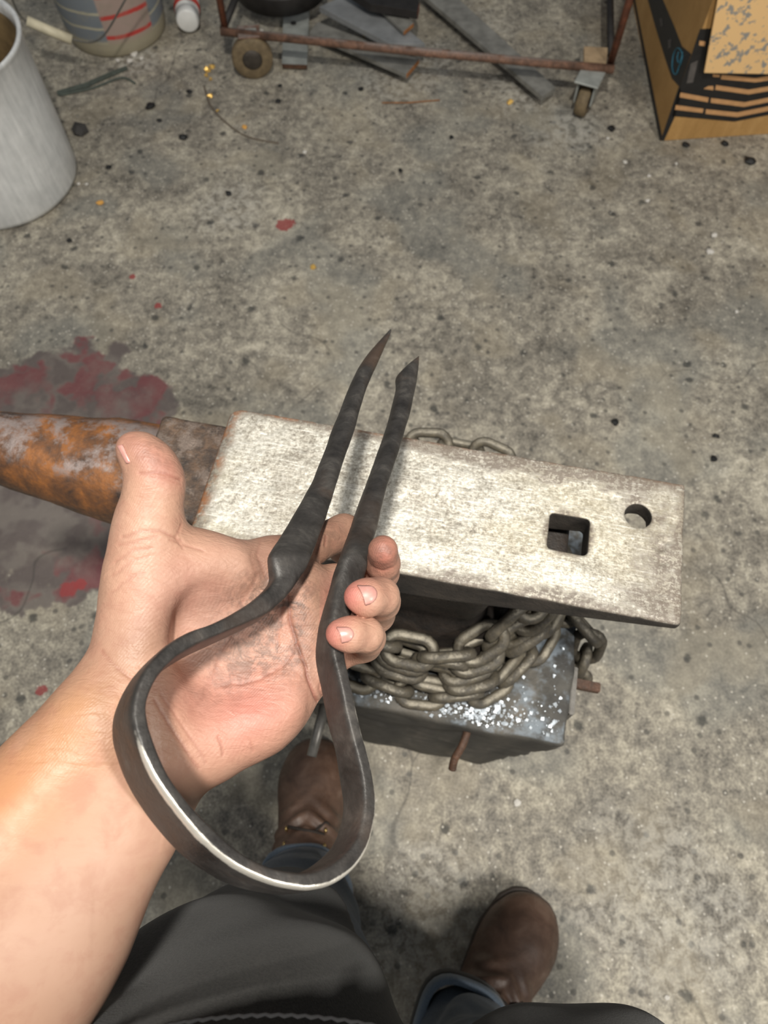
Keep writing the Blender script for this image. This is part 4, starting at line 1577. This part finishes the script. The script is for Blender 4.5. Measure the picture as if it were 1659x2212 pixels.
adopt(link_mesh('shirt', np_mesh('shirt', V, Qd), MAT_SHIRT), person)
# zigzag hem stitching
pts = []
for k in range(90):
    x = -0.16 + 0.23 * k / 89
    rxh, ryh, cyh = 0.187, 0.1445, -0.197
    y = cyh + ryh * math.sqrt(max(0, 1 - ((x + 0.045) / rxh) ** 2)) + 0.003
    z = 0.990 - 0.04 * x + 0.014 + (0.0022 if k % 2 else -0.0022)
    pts.append((x, y, z))
adopt(tube('hem_stitching', pts, 0.0008, MAT_THREAD, seg=6), person)


# ------------------------------------------------------------------ boots
def make_boot(loc, rz):
    bf = Field((-0.075, -0.165, 0.010), (0.075, 0.165, 0.215), 0.0032)
    bf.ell((0.0, 0.088, 0.046), (0.0555, 0.064, 0.042), None, 0.03)
    bf.cone((0.0, 0.065, 0.052), (0.0, -0.02, 0.090), 0.047, 0.044, 0.03)
    bf.cone((0.0, -0.02, 0.080), (0.0, -0.075, 0.11), 0.046, 0.048, 0.03)
    bf.cone((0.0, -0.07, 0.10), (0.0, -0.075, 0.20), 0.048, 0.050, 0.03)
    bf.ell((0.0, -0.085, 0.05), (0.047, 0.062, 0.055), None, 0.03)
    bf.ell((0.0, 0.02, 0.035), (0.050, 0.10, 0.035), None, 0.03)
    s = tuple(slice(0, n) for n in bf.n)
    P = bf.pts(s)
    bf.F = np.maximum(bf.F, 0.016 - P[..., 2]).astype(np.float32)
    V, Qd = bf.mesh()
    N = vert_normals(V, Qd)
    cre = 0.003 * np.sin(V[:, 1] * 240 + 3 * np.abs(V[:, 0]) * 60) * np.exp(-((V[:, 1] - 0.02) / 0.022) ** 2) * np.clip((V[:, 2] - 0.06) / 0.03, 0, 1)
    # seam groove of the vamp and tongue
    sv = np.abs(V[:, 1] - (0.012 - 9 * V[:, 0] ** 2))
    cre -= 0.0022 * np.exp(-(sv / 0.004) ** 2) * (V[:, 2] > 0.05)
    V = V + N * (cre + 0.001 * vnoise(V, 45))[:, None]
    root = bpy.data.objects.new('boot', None)
    COL.objects.link(root)
    root.location = loc
    root.rotation_euler = (0, 0, rz)
    up = link_mesh('boot_upper', np_mesh('boot_upper', V, Qd), MAT_BOOT, root)
    # sole outline
    out = []
    for k in range(48):
        a = 2 * math.pi * k / 48
        y = 0.156 * math.sin(a)
        t = (y + 0.156) / 0.312
        hw = np.interp(t, [0, 0.06, 0.15, 0.4, 0.72, 0.9, 0.97, 1.0], [0.018, 0.036, 0.043, 0.044, 0.060, 0.052, 0.036, 0.016])
        out.append((math.copysign(hw, math.cos(a)) if abs(math.cos(a)) > 0.12 else hw * math.cos(a) / 0.12, y, 0.022))
    prism(out, 0.022, 'sole', MAT_SOLE, root, 0.002)
    # laces and eyelets
    for i in range(4):
        y = 0.005 - 0.022 * i
        z = 0.128 + 0.010 * i
        p = [(-0.028, y + 0.003, z - 0.006), (-0.012, y, z + 0.004), (0.012, y - 0.003, z + 0.004), (0.028, y - 0.006, z - 0.006)]
        tube('lace', smooth_path(p, 4), 0.0024, MAT_LACE, root, 6)
        for sx in (-1, 1):
            bm = bmesh.new()
            bmesh.ops.create_uvsphere(bm, u_segments=10, v_segments=6, radius=0.0042)
            e = from_bm('eyelet', bm, MAT_BRASS, root, True)
            e.location = (sx * 0.030, y, z - 0.006)
            e.scale = (0.7, 1, 1)
    p = [(0.012, 0.0, 0.130), (0.03, 0.016, 0.118), (0.036, -0.004, 0.110), (0.030, -0.03, 0.120), (0.02, -0.04, 0.135)]
    tube('lace', smooth_path(p, 5), 0.0024, MAT_LACE, root, 6)
    root.parent = person
    root.matrix_parent_inverse = (Matrix.Translation(person.location) @ person.rotation_euler.to_matrix().to_4x4()).inverted()
    return root


make_boot((-0.119, 0.055, 0.0), math.radians(-2))
make_boot((0.160, -0.160, 0.0), math.radians(-34))
# ------------------------------------------------------------------ things in the background
# aluminium pot
pot = thing('pot', (-0.985, 1.615, 0), 'tall dented aluminium pot standing on the concrete floor', 'pot')
lathe('pot_wall', [(0.165, 0.0), (0.178, 0.001), (0.186, 0.008), (0.190, 0.02), (0.191, 0.10), (0.191, 0.25), (0.192, 0.345), (0.197, 0.352), (0.198, 0.358),
                   (0.194, 0.362), (0.187, 0.357), (0.185, 0.34), (0.183, 0.02), (0.10, 0.012)], MAT_ALU, pot, 72, True, True, 0.003)
lathe('pot_lining', [(0.182, 0.335), (0.1825, 0.20), (0.181, 0.03), (0.12, 0.022), (0.001, 0.022)], MAT_POTIN, pot, 64, False)

# plastic pail with wire bail
pail = thing('pail', (-0.79, 2.255, 0), 'striped printed plastic pail with wire bail and cream grip', 'pail')
lathe('pail_wall', [(0.120, 0.0), (0.136, 0.002), (0.141, 0.010), (0.143, 0.03), (0.150, 0.18), (0.156, 0.34), (0.162, 0.345), (0.162, 0.36), (0.155, 0.365), (0.150, 0.355), (0.140, 0.03)],
      MAT_PAIL, pail, 64)
yb = 2.02
pn = (0, 1, 0.15)
bail = smooth_path([PP(300, -60, (0, yb + .05, 0), pn), PP(262, 15, (0, yb + 0.02, 0), pn), PP(216, 84, (0, yb, 0), pn), PP(160, 86, (0, yb, 0), pn), PP(55, 45, (0, yb, 0), pn), PP(20, -20, (0, yb, 0), pn)], 6)
adopt(tube('wire_bail', bail, 0.0024, MAT_WIRE, seg=6), pail)
adopt(tube('grip', [PP(155, 86, (0, yb - 0.003, 0), pn), PP(106, 66, (0, yb - 0.003, 0), pn), PP(58, 45, (0, yb - 0.003, 0), pn)], 0.0125, MAT_GRIP, seg=12), pail)

# bottle lying with its cap to the viewer
cpos = PF(406, 48, 0.037)
bottle = thing('bottle', tuple(cpos * np.array([1, 1, 0])), 'small white plastic bottle with red band lying on the floor', 'bottle')
ax = Matrix.Translation(Vector((0, 0, 0.038))) @ Matrix.Rotation(math.radians(9), 4, 'Z') @ Matrix.Scale(1.13, 4) @ Matrix.Rotation(-math.pi / 2, 4, 'X')
o = lathe('cap', [(0.024, 0.0), (0.0275, 0.002), (0.029, 0.006), (0.029, 0.030), (0.027, 0.032)], MAT_WHITE, bottle, 36)
o.matrix_local = ax
o = lathe('bottle_body', [(0.026, 0.030), (0.026, 0.036), (0.031, 0.045), (0.033, 0.055), (0.033, 0.17), (0.030, 0.178), (0.02, 0.18)], MAT_WHITE, bottle, 36)
o.matrix_local = ax
o = lathe('red_band', [(0.0312, 0.043), (0.0335, 0.055), (0.0335, 0.063)], MAT_RED, bottle, 36, False)
o.matrix_local = ax

# rolling cart frame
cart = thing('cart', (0.1, 2.1, 0), 'rusty rod frame cart on casters holding steel offcuts', 'cart')
HR = 0.11
p0, p1 = PF(478, 68, HR), PF(1326, 150, HR)
adopt(tube('front_rod', [p0, (p0 + p1) / 2 + np.array([0, 0, -0.003]), p1], 0.011, MAT_ROD, seg=10), cart)
q0 = PF(486, 62, HR)
adopt(tube('corner_post', [q0, q0 + np.array([0, 0.004, 0.25]), q0 + np.array([0, 0.01, 0.5])], 0.0095, MAT_REDROD, seg=10), cart)
q1 = PF(1318, 140, HR)
adopt(tube('corner_post', [q1, q1 + np.array([0.005, 0.0, 0.25]), q1 + np.array([0.01, 0.01, 0.5])], 0.0095, MAT_REDROD, seg=10), cart)
r0, r1 = PF(1320, 118, HR), PF(1316, -120, HR)
adopt(tube('side_rail', [r0, r1], 0.010, MAT_DARKBAR, seg=10), cart)
r0, r1 = PF(482, 62, HR), PF(560, -130, HR)
adopt(tube('side_rail', [r0, r1], 0.010, MAT_DARKBAR, seg=10), cart)
for (px, py, hh, ang_, nm) in ((545, 124, 0.055, 0.12, 0), (1262, 216, 0.04, 1.15, 1)):
    c = PF(px, py, hh)
    root = bpy.data.objects.new('caster', None)
    COL.objects.link(root)
    root.location = (c[0], c[1], 0)
    root.rotation_euler = (0, 0, ang_)
    adoptM = Matrix.Translation(cart.location)
    root.parent = cart
    root.matrix_parent_inverse = adoptM.inverted()
    R = 0.056 if nm == 0 else 0.040
    w = lathe('wheel', [(R * 0.45, -0.014), (R * 0.9, -0.016), (R, -0.011), (R, 0.011), (R * 0.9, 0.016), (R * 0.45, 0.014)], MAT_RUBBER, root, 32)
    w.matrix_local = Matrix.Translation((0, 0, R)) @ Matrix.Rotation(math.pi / 2, 4, 'X')
    h_ = lathe('hub', [(R * 0.12, -0.020), (R * 0.40, -0.018), (R * 0.5, -0.014), (R * 0.5, 0.014), (R * 0.4, 0.018), (R * 0.12, 0.020)], MAT_HUB, root, 24)
    h_.matrix_local = Matrix.Translation((0, 0, R)) @ Matrix.Rotation(math.pi / 2, 4, 'X')
    for sy in ((1,) if nm == 0 else (-1, 1)):
        bm = bmesh.new()
        bmesh.ops.create_cube(bm, size=1)
        bmesh.ops.scale(bm, vec=((0.030, 0.003, 0.062) if nm == 0 else (0.058, 0.004, 0.060)), verts=bm.verts)
        f_ = from_bm('fork', bm, MAT_PLATE, root)
        f_.location = (0.006, sy * 0.0225, R + 0.032)
    bm = bmesh.new()
    bmesh.ops.create_cube(bm, size=1)
    bmesh.ops.scale(bm, vec=((0.060, 0.056, 0.005) if nm == 0 else (0.075, 0.064, 0.005)), verts=bm.verts)
    bmesh.ops.bevel(bm, geom=list(bm.edges), offset=0.0015, segments=1, affect='EDGES')
    f_ = from_bm('mounting_plate', bm, MAT_ROD if nm == 0 else MAT_PLATE, root)
    f_.location = (0.0, 0.02 if nm == 0 else 0.0, R + 0.056 if nm == 0 else R + 0.064)
poly = [PF(1262, 100, 0.112), PF(1313, 103, 0.112), PF(1310, 136, 0.112), PF(1262, 130, 0.112)]
adopt(prism(poly, 0.012, 'plywood_pad', MAT_PLY), cart)


def bar(name, pxs, h, t, mat, label, endmat=None, end=None, cat='steel bar'):
    poly = [PF(x, y, h) for x, y in pxs]
    c = np.mean(poly, 0)
    r = thing(name, (c[0], c[1], h - t), label, cat, 'steel offcuts on the cart')
    adopt(prism(poly, t, 'bar_stock', mat, None, 0.001), r)
    if end:
        a, b = PF(*end[0], h), PF(*end[1], h)
        d = np.array([b[1] - a[1], -(b[0] - a[0]), 0])
        d /= np.linalg.norm(d)
        if (d @ (c - a)) > 0:
            d = -d
        e4 = [a, b, b + d * 0.0012, a + d * 0.0012]
        adopt(prism(e4, t, 'cut_end', endmat), r)
    return r


r_ = bar('steel_plate', [(612, 22), (668, 22), (663, 140), (609, 138)], 0.020, 0.012, MAT_PLATE, 'pale grey flat plate with one bolt hole crossing under the rod', MAT_NAIL, [(663, 140), (609, 138)], 'steel plate')
bm = bmesh.new()
bmesh.ops.create_cone(bm, cap_ends=True, segments=16, radius1=0.0085, radius2=0.0085, depth=0.002)
o = from_bm('dark_hole_disc', bm, MAT_DARKBAR)  # black disc on the plate, painted shade in place of an open hole
o.location = PF(634, 50, 0.0212)
adopt(o, r_)
bar('steel_bar', [(668, 70), (686, 47), (905, 128), (878, 160)], 0.045, 0.012, MAT_BAR, 'short grey flat bar with orange rusted end under the rod', MAT_RUSTEND, [(905, 128), (878, 160)])
bar('steel_bar', [(690, 14), (735, -6), (800, -4), (918, 94), (842, 94)], 0.085, 0.016, MAT_BARBLUE, 'wide blue grey bar lying across the cart rod')
bar('steel_bar', [(812, 12), (850, -4), (893, 50), (872, 68)], 0.10, 0.010, MAT_BAR, 'stubby bar with rusty orange cut end on the wide blue grey bar', MAT_RUSTEND, [(893, 50), (872, 68)])
bar('steel_bar', [(880, -40), (950, -40), (1200, 188), (1172, 208)], 0.045, 0.014, MAT_BAR, 'longest grey flat bar slanting down to the right caster')
bar('steel_bar', [(740, -30), (896, -30), (906, 6), (902, 24), (800, 8)], 0.13, 0.022, MAT_DARKBAR, 'black scaled bar with reddish end at the top of the frame', MAT_REDROD, [(906, 6), (902, 24)])
rc = PF(604, -62, 0.11)
hoop = thing('steel_hoop', (rc[0], rc[1], 0.06), 'dark curved steel hoop lying on the offcuts', 'hoop')
lathe('hoop_band', [(0.128, 0.0), (0.134, 0.0), (0.135, 0.045), (0.134, 0.048), (0.122, 0.048), (0.121, 0.045), (0.124, 0.003)], MAT_DARKBAR, hoop, 64, False)
lathe('hoop_flange', [(0.121, 0.0485), (0.085, 0.047), (0.085, 0.043), (0.121, 0.044)], MAT_ROD, hoop, 64, False)

# cardboard box
B0 = np.array([0.740, 1.765, 0.0])
BX = np.array([0.9957, 0.0935, 0.0])
BY = np.array([0.0283, 0.9996, 0.0])
BH = 0.40
BW, BD = 0.52, 0.70
box = thing('cardboard_box', tuple(B0), 'brown cardboard box with black chevron stripes and black tape', 'box')


def bpt(u, v, z):
    return B0 + BX * u + BY * v + np.array([0, 0, z])


poly = [bpt(0, 0, BH), bpt(BW, 0, BH), bpt(BW, BD, BH), bpt(0, BD, BH)]
adopt(prism(poly, BH, 'carton', MAT_CARD, None, 0.002), box)
NF = np.cross(BX, [0, 0, 1.0])            # outward front normal
NF /= np.linalg.norm(NF)
NL = np.cross([0, 0, 1.0], BY)
NL /= np.linalg.norm(NL)
NTOP = np.array([0, 0, 1.0])


def decal(name, pxs, face, off, mat):
    n = {'f': NF, 'l': NL, 't': NTOP}[face]
    p0 = (B0 if face != 't' else B0 + np.array([0, 0, BH])) + n * off
    poly = [PP(x, y, p0, n) for x, y in pxs]
    return adopt(prism(poly, 0.0003, name, mat, None, 0, tuple(-n)), box)


decal('printed_panel', [(1468, 186), (1495, 115), (1512, 63), (1560, 60), (1700, 60), (1700, 243), (1659, 249), (1586, 263), (1520, 257), (1451, 251)], 'f', 0.0006, MAT_INK_SHADOW)
decal('printed_edge', [(1427, 303), (1434, 305), (1458, 252), (1473, 200), (1467, 186)], 'f', 0.0006, MAT_INK_SHADOW)
for pts in ([(1470, 200), (1531, 211), (1529, 221), (1468, 210)], [(1536, 212), (1609, 221), (1700, 203), (1700, 213), (1607, 231), (1535, 222)],
            [(1460, 227), (1520, 235), (1518, 244), (1458, 237)], [(1525, 236), (1592, 243), (1700, 222), (1700, 232), (1592, 253), (1524, 246)],
            [(1530, 186), (1541, 186), (1541, 195), (1520, 192)], [(1547, 184), (1617, 194), (1700, 180), (1700, 190), (1617, 204), (1545, 194)],
            [(1511, 88), (1524, 90), (1522, 100), (1510, 98)], [(1540, 160), (1555, 162), (1554, 167), (1540, 166)], [(1559, 162), (1632, 169), (1700, 158), (1700, 168), (1632, 178), (1557, 171)]):
    decal('printed_stripe', pts, 'f', 0.0012, MAT_TANINK)
decal('base_shadow_strip', [(1364, -20), (1368, -20), (1431, 300), (1424, 305)], 'l', 0.0005, MAT_INK_SHADOW)  # shadow at the box's base edge, painted as a dark strip
e0 = bpt(0, 0, BH)
decal('tape', [(1394, -20), (1415, 56), (1438, 130), (1451, 169), (1467, 187), (1480, 152), (1493, 117), (1473, 100), (1456, 56), (1432, 0), (1426, -20)], 'l', 0.0006, MAT_TAPE)
# blue outlined mark on the tape
ringp = [(1463, 104), (1470, 108), (1474, 120), (1471, 134), (1466, 146), (1461, 160), (1455, 158), (1452, 144), (1453, 126), (1457, 112)]
p0 = B0 + NL * 0.0015
adopt(tube('blue_mark', smooth_path([PP(x, y, p0, NL) for x, y in ringp], 4, True), 0.0014, MAT_BLUE, seg=6, closed=True), box)
adopt(tube('blue_mark', smooth_path([PP(x, y, p0, NL) for x, y in [(1466, 112), (1463, 124), (1466, 136), (1472, 124), (1474, 112)]], 4), 0.0014, MAT_BLUE, seg=6), box)
decal('tape_mark', [(1425, 40), (1430, 39), (1432, 55), (1427, 58)], 'l', 0.0014, MAT_GREYLAB)
decal('tape_mark', [(1443, 86), (1449, 84), (1449, 102), (1443, 106)], 'l', 0.0014, MAT_GREYLAB)
decal('tape_mark', [(1492, 138), (1508, 130), (1497, 178), (1483, 180)], 'f', 0.0014, MAT_GREYLAB)

# flap folded down over the front, its mottled inner side showing
p0 = B0 + NF * 0.016
poly = [PP(x, y, p0, NF) for x, y in [(1562, -72), (1900, -90), (1900, 162), (1520, 155)]]
o = adopt(prism(poly, 0.005, 'flap', MAT_BOARD, None, 0.0008, tuple(NF)), box)
tag(o, 'tan hanging flap mottled with grey blotches')


# ------------------------------------------------------------------ small litter on the floor
def lump_mesh(name, mat, sub=2, rough=0.35, seed=0):
    bm = bmesh.new()
    bmesh.ops.create_icosphere(bm, subdivisions=sub, radius=1.0)
    for v in bm.verts:
        k = 1 + rough * float(vnoise(np.array(v.co)[None, :], 1.3, seed)[0]) + 0.5 * rough * float(vnoise(np.array(v.co)[None, :], 3.1, seed + 2)[0])
        v.co *= k
    bmesh.ops.recalc_face_normals(bm, faces=bm.faces)
    me = bpy.data.meshes.new(name)
    bm.to_mesh(me)
    bm.free()
    me.materials.append(mat)
    return me


def litter(name, me, px, py, r, label, cat, group, flat=0.5):
    p = PF(px, py, 0)
    o = bpy.data.objects.new(name, me)
    COL.objects.link(o)
    o.location = (p[0], p[1], r * flat * 0.8)
    o.scale = (r, r * random.uniform(0.75, 1.1), r * flat)
    o.rotation_euler = (0, 0, random.uniform(0, 6.28))
    return tag(o, label, cat, group)


COALS = [lump_mesh('coal', MAT_COAL, 2, 0.5, k) for k in range(3)]
for k, (px, py, r, lab) in enumerate([
        (325, 234, 0.013, 'biggest black coal crumb on the floor right of the pot'),
        (397, 298, 0.011, 'round black coal crumb left of the lower thin wire end'),
        (410, 201, 0.008, 'small coal crumb left of the brass shaving cluster'),
        (345, 262, 0.007, 'tiny coal crumb just below the biggest coal crumb'),
        (600, 220, 0.008, 'lower coal crumb of two below the left caster'),
        (605, 187, 0.006, 'upper coal crumb of two below the left caster'),
        (780, 195, 0.007, 'coal crumb in the shadow line of the cart rod'),
        (236, 362, 0.007, 'coal crumb close to the right side of the pot'),
        (150, 521, 0.006, 'coal crumb on the floor below the pot base'),
        (1328, 913, 0.008, 'coal crumb on the floor above the pritchel hole end of the anvil'),
        (1545, 943, 0.007, 'upper of two coal crumbs right of the anvil heel'),
        (1541, 992, 0.007, 'lower of two coal crumbs right of the anvil heel'),
        (1320, 280, 0.010, 'coal crumb between right caster and cardboard box'),
        (1620, 350, 0.014, 'large flat coal crumb near the right border below the box'),
        (865, 370, 0.006, 'lone coal crumb on the open floor below the cart'),
        (975, 298, 0.007, 'coal crumb on the open floor left of the lone brass shaving'),
        (1566, 312, 0.010, 'right coal crumb at the front foot of the cardboard box'),
        (1480, 316, 0.010, 'left coal crumb at the front foot of the cardboard box'),
        (495, 420, 0.008, 'coal crumb up and left of the red paint blot')]):
    litter('coal_crumb', COALS[k % 3], px, py, r, lab, 'coal', 'coal crumbs on the floor')
ch = lump_mesh('slag', MAT_CHUNK, 1, 0.4, 5)
litter('slag_chunk', ch, 173, 289, 0.026, 'dark grey slag chunk against the aluminium pot', 'slag', None)
FL = [lump_mesh('shaving', MAT_FLECK, 1, 0.9, 20 + k) for k in range(3)]
for k, (px, py, r, lab) in enumerate([
        (449, 153, 0.011, 'left brass shaving in the cluster by the left caster'),
        (459, 147, 0.010, 'uppermost brass shaving in the cluster by the left caster'),
        (446, 165, 0.008, 'lower left brass shaving in the cluster by the left caster'),
        (455, 173, 0.008, 'lowest brass shaving in the cluster by the left caster'),
        (455, 210, 0.010, 'single brass shaving beside the top of the thin wire'),
        (678, 579, 0.010, 'single brass shaving on open floor above the tong tips'),
        (1101, 223, 0.010, 'single brass shaving in front of the longest flat bar'),
        (470, 240, 0.006, 'tiny brass shaving touching the thin curved wire'),
        (787, 79, 0.007, 'brass shaving lying among the steel offcuts')]):
    litter('brass_shaving', FL[k % 3], px, py, r * 0.72, lab, 'shaving', 'brass shavings on the floor', 0.7)
lf = lump_mesh('scrap', MAT_LEAF, 1, 0.5, 31)
litter('orange_scrap', lf, 217, 439, 0.011, 'bright orange scrap on the floor right of the aluminium pot', 'scrap', None, 0.3)
litter('orange_scrap', lf, 528, 276, 0.009, 'dull orange scrap beside the thin curved wire', 'scrap', None, 0.3)
PB = [lump_mesh('pebble', MAT_PALE, 1, 0.4, 40 + k) for k in range(3)]
for k, (px, py, r, lab) in enumerate([
        (1541, 510, 0.009, 'largest pale grit crumb on the right side of the floor'),
        (1590, 675, 0.006, 'pale grit crumb near the right border at mid floor'),
        (1350, 352, 0.006, 'pale grit crumb below the left corner of the box'),
        (1402, 382, 0.006, 'pale grit crumb under the box corner, lower one'),
        (1313, 301, 0.006, 'pale grit crumb beside the coal near the right caster'),
        (658, 330, 0.006, 'pale grit crumb right of the thin wire end'),
        (1398, 435, 0.007, 'pale grit crumb on the grey floor far below the box'),
        (1460, 355, 0.005, 'pale grit crumb in front of the box front'),
        (565, 68, 0.007, 'pale grit crumb above the left caster by the rod'),
        (1116, 1735, 0.007, 'pale grit crumb between stump and right boot'),
        (1440, 2155, 0.005, 'pale grit crumb right of the right boot'),
        (1532, 546, 0.010, 'pale grit crumb just below the largest pale crumb'),
        (170, 398, 0.005, 'left of two pale grit crumbs beside the pot'),
        (188, 399, 0.005, 'right of two pale grit crumbs beside the pot'),
        (290, 120, 0.011, 'highest pale lump in the white spill by the pail'),
        (282, 134, 0.010, 'lowest pale lump in the white spill by the pail'),
        (306, 128, 0.008, 'rightmost pale lump in the white spill by the pail'),
        (255, 132, 0.008, 'leftmost pale lump in the white spill by the pail')]):
    litter('pale_crumb', PB[k % 3], px, py, r, lab, 'grit', 'pale grit crumbs on the floor')
P_ = smooth_path([PF(441, 185, 0.003), PF(452, 222, 0.003), PF(478, 255, 0.003), (PF(520, 288, 0.003)), PF(560, 302, 0.003), PF(602, 309, 0.003)], 6)
tag(tube('thin_wire', P_, 0.0022, MAT_TWIG, seg=6), 'thin curved brown wire on the floor below the cart', 'wire')
poly = [PF(122, 196, 0.006), PF(185, 178, 0.008), PF(235, 156, 0.008), PF(272, 142, 0.006), PF(276, 147, 0.006), PF(238, 163, 0.008), PF(188, 186, 0.008), PF(124, 205, 0.006)]
tag(prism(poly, 0.004, 'flat_strap', MAT_STRAP), 'grey green flat strap between the pot and the pail', 'strap')
P_ = smooth_path([PF(128, 206, 0.004), PF(200, 190, 0.004), PF(262, 168, 0.004), PF(292, 180, 0.004)], 5)
tag(tube('bent_rod', P_, 0.0032, MAT_STRAP, seg=6), 'thin bent grey rod lying beside the flat strap', 'rod')
P_ = [PF(825, 222, 0.004), PF(880, 222, 0.004), PF(950, 216, 0.004)]
tag(tube('straw', P_, 0.0016, MAT_RUSTEND, seg=6), 'pale rusty wire straw on the floor in front of the cart', 'wire')
